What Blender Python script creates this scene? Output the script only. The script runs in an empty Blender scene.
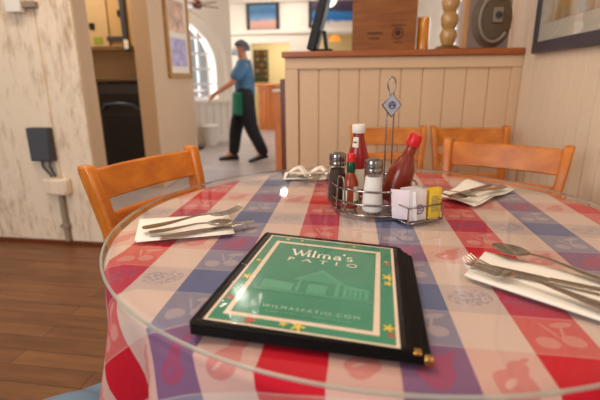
import bpy, bmesh, math, random
from mathutils import Vector, Matrix
random.seed(4)
PI = math.pi
C = bpy.context.scene.collection
SC = bpy.context.scene

# ------------------------------------------------------------------ camera
FPX, PITCH, ROLL, EYE = 430.0, math.atan(123/430), -0.008, 1.08
cam_d = bpy.data.cameras.new('camera'); cam = bpy.data.objects.new('camera', cam_d); C.objects.link(cam)
cam_d.sensor_width = 36; cam_d.lens = FPX/600*36
cam.location = (0, 0, EYE)
CM = (Matrix.Rotation(PI/2-PITCH, 4, 'X') @ Matrix.Rotation(ROLL, 4, 'Z'))
cam.rotation_euler = CM.to_euler()
cam_d.dof.use_dof = True; cam_d.dof.focus_distance = 0.93; cam_d.dof.aperture_fstop = 3.2
cam_d.clip_start = .02
SC.camera = cam

YAW = math.radians(9)
E1 = Vector((math.cos(YAW), -math.sin(YAW), 0)); E2 = Vector((math.sin(YAW), math.cos(YAW), 0))
def ray(px, py): return (CM @ Vector(((px-300)/FPX, -(py-200)/FPX, -1)).to_4d()).to_3d()
def atz(px, py, z):
    r = ray(px, py); t = (z-EYE)/r.z; return Vector((r.x*t, r.y*t, z))
def atd(px, py, d):                       # room coordinates (a, z) on the plane at depth d
    r = ray(px, py); t = d/r.dot(E2); return r.dot(E1)*t, EYE+r.z*t
def ata(px, py, a):                       # room coordinates (d, z) on the side plane at a
    r = ray(px, py); t = a/r.dot(E1); return r.dot(E2)*t, EYE+r.z*t
def RW(a, d, z=0): return E1*a + E2*d + Vector((0, 0, z))

# ------------------------------------------------------------------ materials
def lin(c):
    c = c/255
    return c/12.92 if c <= .04045 else ((c+.055)/1.055)**2.4
def rgb(c): return (lin(c[0]), lin(c[1]), lin(c[2]), 1)
class NT:
    def __init__(s, m): s.t = m.node_tree; s.b = s.t.nodes['Principled BSDF']; s.out = s.t.nodes['Material Output']
    def n(s, ty, **kw):
        x = s.t.nodes.new(ty)
        for k, v in kw.items(): setattr(x, k, v)
        return x
    def l(s, a, b): s.t.links.new(a, b)
    def set(s, sock, v):
        if hasattr(v, 'is_output'): s.l(v, sock)
        else: sock.default_value = v
    def m(s, op, a, b=0, c=0):
        x = s.n('ShaderNodeMath', operation=op)
        s.set(x.inputs[0], a); s.set(x.inputs[1], b); s.set(x.inputs[2], c)
        return x.outputs[0]
    def mix(s, f, a, b):
        x = s.n('ShaderNodeMix', data_type='RGBA')
        s.set(x.inputs[0], f); s.set(x.inputs[6], a); s.set(x.inputs[7], b)
        return x.outputs[2]
    def noise(s, vec, scale, detail=3, rough=.5):
        x = s.n('ShaderNodeTexNoise'); s.l(vec, x.inputs['Vector']); x.inputs['Scale'].default_value = scale
        x.inputs['Detail'].default_value = detail; x.inputs['Roughness'].default_value = rough
        return x.outputs[0]
    def mapping(s, vec, sc=(1,1,1), rot=(0,0,0), loc=(0,0,0)):
        x = s.n('ShaderNodeMapping'); s.l(vec, x.inputs[0]); x.inputs['Scale'].default_value = sc
        x.inputs['Rotation'].default_value = rot; x.inputs['Location'].default_value = loc
        return x.outputs[0]
    def coord(s, k='Object'): return s.n('ShaderNodeTexCoord').outputs[k]
    def ramp(s, f, stops):
        x = s.n('ShaderNodeValToRGB'); s.l(f, x.inputs[0]); e = x.color_ramp.elements
        while len(e) < len(stops): e.new(.5)
        for i, (p, c) in enumerate(stops): e[i].position = p; e[i].color = c
        return x.outputs[0]
    def bump(s, h, st=.3, dist=.002):
        x = s.n('ShaderNodeBump'); s.l(h, x.inputs['Height']); x.inputs['Strength'].default_value = st
        x.inputs['Distance'].default_value = dist; s.l(x.outputs[0], s.b.inputs['Normal'])
def mat(name, c, rough=.5, metal=0, var=0, vs=(8,8,8), coat=0, emit=0, trans=0, bump=0, bs=60, spec=None, ior=None, alpha=None):
    m = bpy.data.materials.new(name); m.use_nodes = True; t = NT(m)
    col = rgb(c); t.b.inputs['Base Color'].default_value = col
    t.b.inputs['Roughness'].default_value = rough; t.b.inputs['Metallic'].default_value = metal
    if spec is not None: t.b.inputs['Specular IOR Level'].default_value = spec
    if ior: t.b.inputs['IOR'].default_value = ior
    if coat: t.b.inputs['Coat Weight'].default_value = coat; t.b.inputs['Coat Roughness'].default_value = .08
    if trans: t.b.inputs['Transmission Weight'].default_value = trans
    if emit: t.b.inputs['Emission Color'].default_value = col; t.b.inputs['Emission Strength'].default_value = emit
    if var:
        n = t.noise(t.mapping(t.coord(), vs), 1, 5, .6)
        t.l(t.mix(n, rgb([max(0, v*(1-var)) for v in c]), rgb([min(255, v*(1+var)) for v in c])), t.b.inputs['Base Color'])
    if bump:
        t.bump(t.noise(t.mapping(t.coord()), bs, 3), bump)
    return m
def wood(name, c1, c2, sc=(6, 60, 60), rough=.35, coat=.3):
    m = bpy.data.materials.new(name); m.use_nodes = True; t = NT(m)
    v = t.mapping(t.coord(), sc); n = t.noise(v, 1, 6, .6)
    t.l(t.ramp(n, [(.3, rgb(c1)), (.7, rgb(c2))]), t.b.inputs['Base Color'])
    t.b.inputs['Roughness'].default_value = rough; t.b.inputs['Coat Weight'].default_value = coat
    t.b.inputs['Coat Roughness'].default_value = .25; t.bump(n, .08, .001)
    return m
M = {}
M['chair'] = wood('honey_oak', (188, 98, 18), (220, 132, 38), (14, 60, 14))
M['cap'] = wood('red_brown_wood', (150, 76, 22), (180, 100, 38), (6, 60, 60))
M['crate'] = wood('crate_wood', (128, 68, 18), (156, 92, 30), (8, 70, 70), .55, 0)
M['post'] = wood('dark_post', (96, 44, 18), (120, 58, 24), (40, 40, 5))
M['orange'] = wood('orange_wood', (196, 108, 46), (220, 135, 66), (30, 30, 6))
M['plank'] = mat('tan_paint', (226, 192, 156), .45, var=.035, vs=(3, 3, 1))
M['rplank'] = mat('cream_paint', (246, 224, 198), .45, var=.03, vs=(3, 3, 1))
M['black'] = mat('black_plastic', (9, 9, 11), .5)
M['vinyl'] = mat('black_vinyl', (12, 8, 7), .55, bump=.25, bs=220, spec=.15)
M['chrome'] = mat('chrome_wire', (150, 145, 142), .18, 1)
M['steel'] = mat('flatware_steel', (186, 177, 166), .17, 1)
M['brass'] = mat('brass', (205, 160, 88), .22, 1)
M['napkin'] = mat('paper_napkin', (246, 240, 230), .85, bump=.15, bs=150)
M['white'] = mat('white_plastic', (238, 232, 222), .4)
M['grey'] = mat('grey_plastic', (62, 64, 70), .5)
M['skin'] = mat('skin', (196, 132, 100), .5)
M['ceil'] = mat('ceiling_paint', (238, 228, 214), .7)
M['dwall'] = mat('white_wall_paint', (240, 232, 220), .6, var=.02, vs=(2,2,2))
M['canvas'] = mat('mat_board', (232, 222, 205), .7)

def streaky(name, c, dirt, amt=.35):
    m = bpy.data.materials.new(name); m.use_nodes = True; t = NT(m)
    n = t.noise(t.mapping(t.coord(), (3.5, 3.5, 1.6)), 1, 6, .75)
    n2 = t.noise(t.mapping(t.coord(), (22, 22, 5), (0,0,0), (3,1,0)), 1, 5, .75)
    f = t.m('MULTIPLY', t.m('SUBTRACT', t.m('MULTIPLY', n, n2), .235, 0), 7)
    x = t.n('ShaderNodeClamp'); t.l(f, x.inputs[0])
    t.l(t.mix(t.m('MULTIPLY', x.outputs[0], amt), rgb(c), rgb(dirt)), t.b.inputs['Base Color'])
    t.b.inputs['Roughness'].default_value = .5; t.bump(n2, .3, .002)
    return m
M['oldwall'] = streaky('worn_white_paint', (240, 222, 198), (176, 138, 100), .8)

def floor_mat(name, base, dark, pw=.12, pl=1.1, rough=.4, contrast=1):
    m = bpy.data.materials.new(name); m.use_nodes = True; t = NT(m)
    v = t.coord()
    b = t.n('ShaderNodeTexBrick'); t.l(v, b.inputs['Vector']); b.offset = .37
    b.inputs['Scale'].default_value = 1; b.inputs['Brick Width'].default_value = pl; b.inputs['Row Height'].default_value = pw
    b.inputs['Mortar Size'].default_value = .0018; b.inputs['Color1'].default_value = (.2,.2,.2,1); b.inputs['Color2'].default_value = (.8,.8,.8,1)
    b.inputs['Mortar'].default_value = (0,0,0,1)
    g = t.noise(t.mapping(v, (2.5, 26, 1)), 1, 6, .65)
    f = t.m('ADD', t.m('MULTIPLY', b.outputs[0], .35*contrast), t.m('MULTIPLY', g, .65))
    col = t.ramp(f, [(.25, rgb(dark)), (.68, rgb(base))])
    t.l(t.mix(b.outputs['Fac'], col, rgb([x*.45 for x in dark])), t.b.inputs['Base Color'])
    t.b.inputs['Roughness'].default_value = rough; t.bump(g, .12, .001)
    return m
M['floor'] = floor_mat('brown_planks', (150, 100, 60), (90, 56, 32), .09, 1.0, .42, .7)
M['floor2'] = floor_mat('pale_grey_planks', (196, 184, 184), (160, 148, 148), .14, 1.4, .35, .6)

def cloth_material():
    m = bpy.data.materials.new('woven_check_cloth'); m.use_nodes = True; t = NT(m)
    uv = t.n('ShaderNodeUVMap'); uv.uv_map = 'flat'
    s = t.n('ShaderNodeSeparateXYZ'); t.l(uv.outputs[0], s.inputs[0]); x, y = s.outputs[0], s.outputs[1]
    u = t.m('SUBTRACT', x, t.m('MULTIPLY', y, .115)); v = t.m('ADD', y, t.m('MULTIPLY', x, .16))
    PU, PV = .084, .0872
    cu = t.m('DIVIDE', t.m('SUBTRACT', u, -.102-.336*3), PU)      # cell 0 = red
    cv = t.m('DIVIDE', t.m('SUBTRACT', v, .411-.3488*5), PV)      # cell 0 = red
    red, blue, crm = rgb((196, 24, 44)), rgb((96, 104, 142)), rgb((212, 188, 176))
    def stripe(c):
        k = t.m('MODULO', t.m('FLOOR', c), 4)
        isred = t.m('COMPARE', k, 0, .1); isblue = t.m('COMPARE', k, 2, .1)
        return t.mix(isblue, t.mix(isred, crm, red), blue)
    warp, weft = stripe(cu), stripe(cv)
    fu = t.m('SUBTRACT', t.m('FRACT', cu), .5); fv = t.m('SUBTRACT', t.m('FRACT', cv), .5)
    def ell(cx, cy, a, b, rot=0):
        c, sn = math.cos(rot), math.sin(rot)
        dx = t.m('SUBTRACT', fu, cx); dy = t.m('SUBTRACT', fv, cy)
        p = t.m('DIVIDE', t.m('ADD', t.m('MULTIPLY', dx, c), t.m('MULTIPLY', dy, sn)), a)
        q = t.m('DIVIDE', t.m('SUBTRACT', t.m('MULTIPLY', dy, c), t.m('MULTIPLY', dx, sn)), b)
        return t.m('LESS_THAN', t.m('ADD', t.m('MULTIPLY', p, p), t.m('MULTIPLY', q, q)), 1)
    def union(l):
        r = l[0]
        for k in l[1:]: r = t.m('MAXIMUM', r, k)
        return r
    cherries = union([ell(-.2, -.2, .17, .15), ell(.2, -.12, .17, .15), ell(-.05, .14, .025, .22, .4), ell(.14, .14, .025, .2, -.25), ell(.2, .32, .2, .07, .3)])
    pear = t.m('SUBTRACT', union([ell(-.02, -.12, .27, .2, .2), ell(.12, .12, .14, .17, -.5), ell(.26, .3, .1, .04, .6)]), ell(-.08, -.12, .11, .028, .5))
    n = t.noise(t.mapping(uv.outputs[0], (150, 150, 150)), 1, 2)
    leafs = t.m('MULTIPLY', union([ell(-.1, 0, .34, .26), ell(.2, .1, .2, .26)]), t.m('GREATER_THAN', n, .5))
    h = t.m('MODULO', t.m('ADD', t.m('FLOOR', cu), t.m('MULTIPLY', t.m('FLOOR', cv), 1)), 4)
    k = t.m('MODULO', t.m('FLOOR', cv), 4)
    mo = t.m('ADD', t.m('MULTIPLY', t.m('COMPARE', k, 0, .1), pear),
         t.m('ADD', t.m('MULTIPLY', t.m('COMPARE', k, 2, .1), leafs),
         t.m('MULTIPLY', t.m('MAXIMUM', t.m('COMPARE', k, 1, .1), t.m('COMPARE', k, 3, .1)), cherries)))
    kk = t.m('MODULO', t.m('FLOOR', cu), 2)
    cream_both = t.m('MULTIPLY', t.m('COMPARE', kk, 1, .1), t.m('COMPARE', t.m('MODULO', k, 2), 1, .1))
    # in the motifs the other thread comes to the top; warp stripes lose warp colour, weft stripes gain theirs
    w = t.m('SUBTRACT', .77, t.m('MULTIPLY', mo, t.m('ADD', .26, t.m('MULTIPLY', t.m('COMPARE', kk, 1, .1), .06))))
    thread = t.noise(t.mapping(uv.outputs[0], (900, 120, 1)), 1, 2)
    w = t.m('ADD', w, t.m('MULTIPLY', t.m('SUBTRACT', thread, .5), .16))
    col = t.mix(w, weft, warp)
    edge = t.m('GREATER_THAN', t.m('ABSOLUTE', fv), .485)
    col = t.mix(t.m('MULTIPLY', edge, .35), col, crm)
    t.l(col, t.b.inputs['Base Color']); t.b.inputs['Roughness'].default_value = .85
    t.b.inputs['Specular IOR Level'].default_value = .2
    t.bump(t.m('ADD', thread, t.m('MULTIPLY', mo, .3)), .25, .0008)
    return m
M['cloth'] = cloth_material()

def schlick(t, normal=None, f0=.04):
    g = t.n('ShaderNodeNewGeometry'); d = t.n('ShaderNodeVectorMath', operation='DOT_PRODUCT')
    t.l(g.outputs['Incoming'], d.inputs[0]); t.l(normal if normal is not None else g.outputs['Normal'], d.inputs[1])
    k = t.m('POWER', t.m('SUBTRACT', 1, t.m('ABSOLUTE', d.outputs['Value'])), 5)
    return t.m('MULTIPLY_ADD', k, 1-f0, f0)
def sheet_glass(name, tint=(.97, .99, .98, 1), rough=.03):   # clear pane: transmits straight through, reflects by Fresnel
    m = bpy.data.materials.new(name); m.use_nodes = True; t = NT(m)
    tr = t.n('ShaderNodeBsdfTransparent'); tr.inputs[0].default_value = tint
    gl = t.n('ShaderNodeBsdfGlossy'); gl.inputs['Roughness'].default_value = rough
    mx = t.n('ShaderNodeMixShader'); t.l(schlick(t), mx.inputs[0]); t.l(tr.outputs[0], mx.inputs[1]); t.l(gl.outputs[0], mx.inputs[2])
    t.l(mx.outputs[0], t.out.inputs['Surface'])
    return m
M['glass'] = sheet_glass('table_glass', (.985, .99, .985, 1), .04)
M['pane'] = sheet_glass('window_glass', (.95, .96, .97, 1), .02)
M['rim'] = mat('ground_glass_edge', (176, 178, 166), .3, trans=.4, ior=1.4)
M['bottle'] = sheet_glass('bottle_glass', (.985, .99, .985, 1), .02)

# ------------------------------------------------------------------ mesh builder
class MB:
    def __init__(s): s.v = []; s.f = []; s.mi = []
    def add(s, vs, fs, m=0):
        o = len(s.v); s.v += [tuple(v) for v in vs]; s.f += [tuple(i+o for i in f) for f in fs]; s.mi += [m]*len(fs); return s
    def box(s, c, d, rot=None, m=0):
        x, y, z = d[0]/2, d[1]/2, d[2]/2
        vs = [Vector(p) for p in ((-x,-y,-z),(x,-y,-z),(x,y,-z),(-x,y,-z),(-x,-y,z),(x,-y,z),(x,y,z),(-x,y,z))]
        if rot is not None: vs = [rot @ v for v in vs]
        return s.add([v+Vector(c) for v in vs], [(0,3,2,1),(4,5,6,7),(0,1,5,4),(1,2,6,5),(2,3,7,6),(3,0,4,7)], m)
    def hexa(s, b, t, m=0):   # bottom quad, top quad (ccw from above)
        return s.add(list(b)+list(t), [(0,3,2,1),(4,5,6,7),(0,1,5,4),(1,2,6,5),(2,3,7,6),(3,0,4,7)], m)
    def rng(s, a, b, c, d, z0, z1, m=0): return s.box(((a+b)/2, (c+d)/2, (z0+z1)/2), (abs(b-a), abs(d-c), abs(z1-z0)), None, m)
    def lathe(s, prof, seg=24, c=(0,0,0), M_=None, m=0, caps=True):
        vs = []; n = len(prof)
        for r, z in prof:
            for k in range(seg):
                a = 2*PI*k/seg; p = Vector((r*math.cos(a), r*math.sin(a), z))
                if M_ is not None: p = M_ @ p
                vs.append(p+Vector(c))
        fs = [(i*seg+k, i*seg+(k+1)%seg, (i+1)*seg+(k+1)%seg, (i+1)*seg+k) for i in range(n-1) for k in range(seg)]
        if caps: fs += [tuple(range(seg))[::-1], tuple((n-1)*seg+k for k in range(seg))]
        return s.add(vs, fs, m)
    def tube(s, pts, r, seg=8, closed=False, m=0):
        pts = [Vector(p) for p in pts]; n = len(pts); rs = r if isinstance(r, (list, tuple)) else [r]*n
        vs = []; up = None
        for i, p in enumerate(pts):
            a = pts[(i-1) % n] if (closed or i > 0) else p
            b = pts[(i+1) % n] if (closed or i < n-1) else p
            d = (b-a).normalized()
            if up is None: up = d.orthogonal().normalized()
            up = (up - d*up.dot(d)); up = up.normalized() if up.length > 1e-6 else d.orthogonal().normalized()
            w = d.cross(up)
            for k in range(seg):
                g = 2*PI*k/seg; vs.append(p + (up*math.cos(g)+w*math.sin(g))*rs[i])
        fs = []
        for i in range(n if closed else n-1):
            j = (i+1) % n
            for k in range(seg): fs.append((i*seg+k, i*seg+(k+1) % seg, j*seg+(k+1) % seg, j*seg+k))
        if not closed: fs += [tuple(range(seg))[::-1], tuple((n-1)*seg+k for k in range(seg))]
        return s.add(vs, fs, m)
    def prism(s, poly, z0, z1, m=0, f=None):  # poly in xy (ccw), extruded in z; f maps points
        n = len(poly); vs = [Vector((p[0], p[1], z0)) for p in poly]+[Vector((p[0], p[1], z1)) for p in poly]
        if f: vs = [f(v) for v in vs]
        fs = [tuple(range(n))[::-1], tuple(range(n, 2*n))]+[(i, (i+1) % n, n+(i+1) % n, n+i) for i in range(n)]
        return s.add(vs, fs, m)
    def grid(s, nu, nv, fn, m=0, wrap=False):
        vs = [fn(i/(nu-1) if not wrap else i/nu, j/(nv-1)) for j in range(nv) for i in range(nu)]
        fs = [(j*nu+i, j*nu+(i+1) % nu, (j+1)*nu+(i+1) % nu, (j+1)*nu+i) for j in range(nv-1) for i in range(nu if wrap else nu-1)]
        return s.add(vs, fs, m)
    def build(s, name, mats, parent=None, loc=(0,0,0), rz=0, bevel=0, smooth=None, solid=0, sub=0, bseg=2):
        me = bpy.data.meshes.new(name); me.from_pydata(s.v, [], s.f)
        if not isinstance(mats, (list, tuple)): mats = [mats]
        for k in mats: me.materials.append(M[k] if isinstance(k, str) else k)
        for p, i in zip(me.polygons, s.mi): p.material_index = i
        bm = bmesh.new(); bm.from_mesh(me); bmesh.ops.recalc_face_normals(bm, faces=bm.faces)
        bm.to_mesh(me); bm.free()
        if smooth is not None:
            me.polygons.foreach_set('use_smooth', [True]*len(me.polygons)); me.set_sharp_from_angle(angle=math.radians(smooth))
        o = bpy.data.objects.new(name, me); C.objects.link(o); o.location = loc; o.rotation_euler.z = rz
        if parent is not None: o.parent = parent
        if solid:
            q = o.modifiers.new('solidify', 'SOLIDIFY'); q.thickness = solid; q.offset = 1
        if sub:
            q = o.modifiers.new('subdivision', 'SUBSURF'); q.levels = sub; q.render_levels = sub
        if bevel:
            q = o.modifiers.new('bevel', 'BEVEL'); q.width = bevel; q.segments = bseg; q.limit_method = 'ANGLE'; q.angle_limit = math.radians(40)
            me.polygons.foreach_set('use_smooth', [True]*len(me.polygons)); me.set_sharp_from_angle(angle=math.radians(35))
        return o
def thing(name, label, cat, loc=(0,0,0), rz=0, group=None):
    o = bpy.data.objects.new(name, None); C.objects.link(o); o.location = loc; o.rotation_euler = (0,0,rz)
    o.empty_display_size = .05
    return tag(o, label, cat, group)
def tag(o, label, cat, group=None, kind=None):
    o['label'] = label; o['category'] = cat
    if group: o['group'] = group
    if kind: o['kind'] = kind
    return o
def struct(o, label=None):
    o['kind'] = 'structure'
    if label: o['label'] = label
    return o
def S(mb, name, m, **k): return struct(mb.build(name, m, rz=-YAW, **k))
def dup(root, loc, rz, label, group=None):
    r = root.copy(); C.objects.link(r); r.location = loc; r.rotation_euler = (0,0,rz); r['label'] = label
    if group: r['group'] = group
    for ch in list(root.children):
        c = ch.copy(); C.objects.link(c); c.parent = r
        for g in ch.children:
            d = g.copy(); C.objects.link(d); d.parent = c
    return r

# ================================================================== the room
CEIL = 2.9
aR = atd(515, 120, 2.55)[0]                 # side wall on the right
aJ = atd(75, 40, 2.45)[0]                   # end of the worn white wall
dJ = ata(92, 66, aJ)[0]
DL0 = 3.0
S(MB().rng(-4.5, 2.2, -1.6, DL0, -.05, 0), 'floor', 'floor')
S(MB().rng(-6, 2.2, DL0, 13, -.05, 0), 'floor_dining_room', 'floor2')
S(MB().rng(-6, 2.2, -1.6, 13, CEIL, CEIL+.05), 'ceiling', 'ceil')
# worn white wall with a board seam and lower strip
w = MB()
seam = atd(52, 120, 2.45)[0]
w.rng(-4.5, seam-.006, 2.45, dJ, 0, CEIL); w.rng(seam+.006, aJ, 2.45, dJ, 0, CEIL); w.rng(seam-.01, seam+.01, 2.462, dJ-.01, 0, CEIL)
S(w, 'wall_left', 'oldwall', bevel=.004)
S(MB().rng(-4.5, aJ+.002, 2.437, 2.449, 0, .03), 'shadow_strip_left', 'post')  # dark strip standing in for the shadow along the foot of the wall
S(MB().rng(aJ+.0005, aJ+.012, 2.452, dJ, 0, CEIL), 'trim_4', mat('jamb_shade_tan', (196, 164, 128), .55), bevel=.002)  # added thin sheet over the jamb, its shade put into the darker tan
# right plank wall
w = MB(); w.rng(aR+.012, aR+.1, -.6, 2.9, 0, CEIL)
y = -.6
while y < 2.9: w.rng(aR, aR+.012, y, y+.0905, 0, CEIL); y += .097
S(w, 'wall_right', 'rplank', bevel=.002, bseg=1)
# the same wall further on, past the partition, with its window
W0, W1, Z0, Z1 = 3.15, 5.6, .85, 2.3
w = MB(); w.rng(aR, aR+.1, 2.9, W0, 0, CEIL); w.rng(aR, aR+.1, W1, 11.9, 0, CEIL); w.rng(aR, aR+.1, W0, W1, 0, Z0); w.rng(aR, aR+.1, W0, W1, Z1, CEIL)
S(w, 'wall_dining_right', 'dwall')
w = MB()
for k in range(5):
    q = W0 + (W1-W0)*k/4; w.rng(aR+.02, aR+.07, q-.03, q+.03, Z0, Z1)
for z in (Z0+.02, 1.3, 1.8, Z1-.02): w.rng(aR+.025, aR+.065, W0, W1, z-.02, z+.02)
wn = S(w, 'window_1', 'dwall'); MB().rng(aR+.04, aR+.046, W0, W1, Z0, Z1).build('window_pane', 'pane', wn)
# half-height plank partition with wooden cap
D0 = 2.55; aH = atd(287, 120, D0)[0]; ZC = 1.185
w = MB(); w.rng(aH, aR-.001, D0+.012, D0+.13, 0, ZC)
a = aH+.075
while a < aR-.05: w.rng(a, min(a+.113, aR-.05), D0, D0+.012, .1, ZC-.05); a += .1155
w.rng(aH-.006, aR-.001, D0-.014, D0+.012, ZC-.062, ZC-.001)        # top rail
w.rng(aH-.006, aH+.07, D0-.012, D0+.012, 0, ZC-.062); w.rng(aR-.05, aR-.001, D0-.012, D0+.012, 0, ZC-.062)
w.rng(aH, aR-.05, D0-.008, D0+.012, 0, .1)
S(w, 'wall_partition', 'plank', bevel=.003)
cap = MB().rng(aH-.02, aR-.001, D0-.035, D0+.2, ZC, ZC+.034)
S(cap, 'trim_1', 'cap', bevel=.006)

# pillar, lit wall, back kitchen wall
aL, dP = -2.03, 3.99
aP = atd(135, 60, dP)[0]
w = MB(); w.rng(aP, aL, dP, 4.95, 0, CEIL)
S(w, 'wall_hall', mat('cream_wall_paint', (206, 176, 144), .55, var=.03, vs=(2,2,2)), bevel=.006)
kw = mat('kitchen_wall_paint', (190, 158, 118), .55, var=.05, vs=(2,2,2))
S(MB().rng(-5.2, aP, 4.75, 4.85, 0, CEIL), 'wall_kitchen', kw)
# far wall with two openings to a lit room behind
DF = 9.6
def fa(px, py): return atd(px, py, DF)
o1a, o1b = fa(251, 60)[0], fa(290, 60)[0]; oz = fa(275, 43)[1]
o2a, o2b = fa(317, 42)[0], fa(362, 42)[0]; oz2 = fa(340, 34)[1]; oz2b = fa(340, 52)[1]
w = MB()
w.rng(-3.6, o1a, DF, DF+.15, 0, CEIL); w.rng(o1a, o1b, DF, DF+.15, oz, CEIL); w.rng(o1b, o2a, DF, DF+.15, 0, CEIL)
w.rng(o2a, o2b, DF, DF+.15, oz2, CEIL); w.rng(o2a, o2b, DF, DF+.15, 0, oz2b); w.rng(o2b, aR, DF, DF+.15, 0, CEIL)
S(w, 'wall_back', 'dwall')
w = MB(); z = fa(275, 34)[1]; w.rng(-3.6, aR, DF-.05, DF-.001, z, z+.09); z = fa(275, 1)[1]; w.rng(-3.6, aR, DF-.06, DF-.001, z-.03, z+.08)
S(w, 'trim_2', 'dwall', bevel=.01)
w = MB(); w.rng(o1a-.5, aR, 11.6, 11.75, 0, CEIL); w.rng(o1a-.62, o1a-.5, DF+.15, 11.75, 0, CEIL)
S(w, 'wall_back_room', mat('yellow_wall_paint', (244, 228, 188), .6))
# bay wall with arched window: runs from (-1.16,7.73) towards the left and the viewer
BP, BT = Vector((-1.16, 7.73, 0)), Vector((-.741, -.671, 0)).normalized()
BN = Vector((BT.y, -BT.x, 0)); BN = BN if BN.dot(Vector((0,-1,0))) > 0 else -BN
def bay(sx, z, off=0): return BP + BT*sx + BN*off + Vector((0,0,z))
def bay_obj(mb, name, m, parent=None, **k):
    mb.v = [tuple(bay(v[0], v[2], v[1])) for v in mb.v]; return mb.build(name, m, parent, **k)
SCX, SPZ, RO, RI = 1.08, 1.22, .98, .74
w = MB()
def ybox(mb, s0, s1, z0, z1, o0, o1, m=0): return mb.rng(s0, s1, o0, o1, z0, z1, m)
ybox(w, -.02, SCX-RI, 0, CEIL, -.14, 0); ybox(w, SCX+RI, 3.4, 0, CEIL, -.14, 0); ybox(w, SCX-RI, SCX+RI, 0, .74, -.14, 0)
arc = [(SCX+RI*math.cos(PI*k/24), SPZ+RI*math.sin(PI*k/24)) for k in range(25)]
for k in range(24):
    (x0, z0), (x1, z1) = arc[k], arc[k+1]
    w.add([(x0,0,z0),(x1,0,z1),(x1,0,CEIL),(x0,0,CEIL),(x0,-.14,z0),(x1,-.14,z1),(x1,-.14,CEIL),(x0,-.14,CEIL)], [(0,1,2,3),(7,6,5,4),(0,4,5,1)])
struct(bay_obj(w, 'wall_bay', 'dwall'))
w = MB()   # arch surround, wainscot boards, sill
for r0, r1, o in ((RI, RI+.07, .05), (RI+.07, RO-.05, .025), (RO-.05, RO, .06)):
    for k in range(24):
        a0, a1 = PI*k/24, PI*(k+1)/24
        P = lambda r, a, oo: (SCX+r*math.cos(a), oo, SPZ+r*math.sin(a))
        w.add([P(r0,a0,o),P(r1,a0,o),P(r1,a1,o),P(r0,a1,o),P(r0,a0,.001),P(r1,a0,.001),P(r1,a1,.001),P(r0,a1,.001)], [(0,1,2,3),(0,1,5,4),(1,2,6,5),(2,3,7,6),(3,0,4,7)])
    for sg in (-1, 1):
        s0, s1 = SCX+sg*r0, SCX+sg*r1; ybox(w, min(s0,s1), max(s0,s1), .74, SPZ, .001, o)
ybox(w, 0, 3.3, .68, .74, .001, .1)
x = 0
while x < 3.3: ybox(w, x, x+.13, .12, .68, .001, .02); x += .14
ybox(w, 0, 3.3, 0, .12, .001, .03)
struct(bay_obj(w, 'trim_3', 'dwall', bevel=.004))
w = MB(); wm = mat('painted_window_frame', (205, 208, 212), .5)
for sx in (SCX-RI/3*2, SCX-RI/3, SCX, SCX+RI/3, SCX+RI/3*2):
    h = math.sqrt(max(0, RI*RI-(sx-SCX)**2)); ybox(w, sx-.022, sx+.022, .74, SPZ+h, -.1, -.05)
for z in (.76, .98, SPZ, 1.46, 1.7):
    h = RI if z <= SPZ else math.sqrt(RI*RI-(z-SPZ)**2); ybox(w, SCX-h, SCX+h, z-.02, z+.02, -.095, -.055)
w2 = struct(bay_obj(w, 'window_2', wm))
pl = [(SCX-RI, .74), (SCX+RI, .74)]+[(SCX+RI*math.cos(PI*k/24), SPZ+RI*math.sin(PI*k/24)) for k in range(25)]
g = MB(); g.add([(p[0], -.075, p[1]) for p in pl], [tuple(range(len(pl)))]); bay_obj(g, 'window_pane', 'pane', w2)
# left outer walls of the dining room (mostly unseen)
S(MB().rng(-5.3, -5.2, 2.45, 8, 0, CEIL), 'wall_side', 'dwall')

# ================================================================== table
TX, TY, TR = .18, .97, .589
tb = thing('round_table', 'round dining table hidden under the red, white and blue checked cloth', 'table', (TX, TY, 0))
MB().lathe([(TR-.02, .70), (TR-.012, .705), (TR-.012, .742), (TR-.02, .747)], 64).build('tabletop', 'chair', tb, smooth=40)
MB().lathe([(.06, .06), (.05, .12), (.038, .3), (.038, .6), (.07, .7)], 24).build('column', 'black', tb, smooth=40)
for k in range(4):
    a = PI/4+k*PI/2; MB().tube([(0,0,.07), (.16*math.cos(a), .16*math.sin(a), .05), (.34*math.cos(a), .34*math.sin(a), .02)], [.04,.03,.018], 10).build('foot', 'black', tb, smooth=50)

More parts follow.
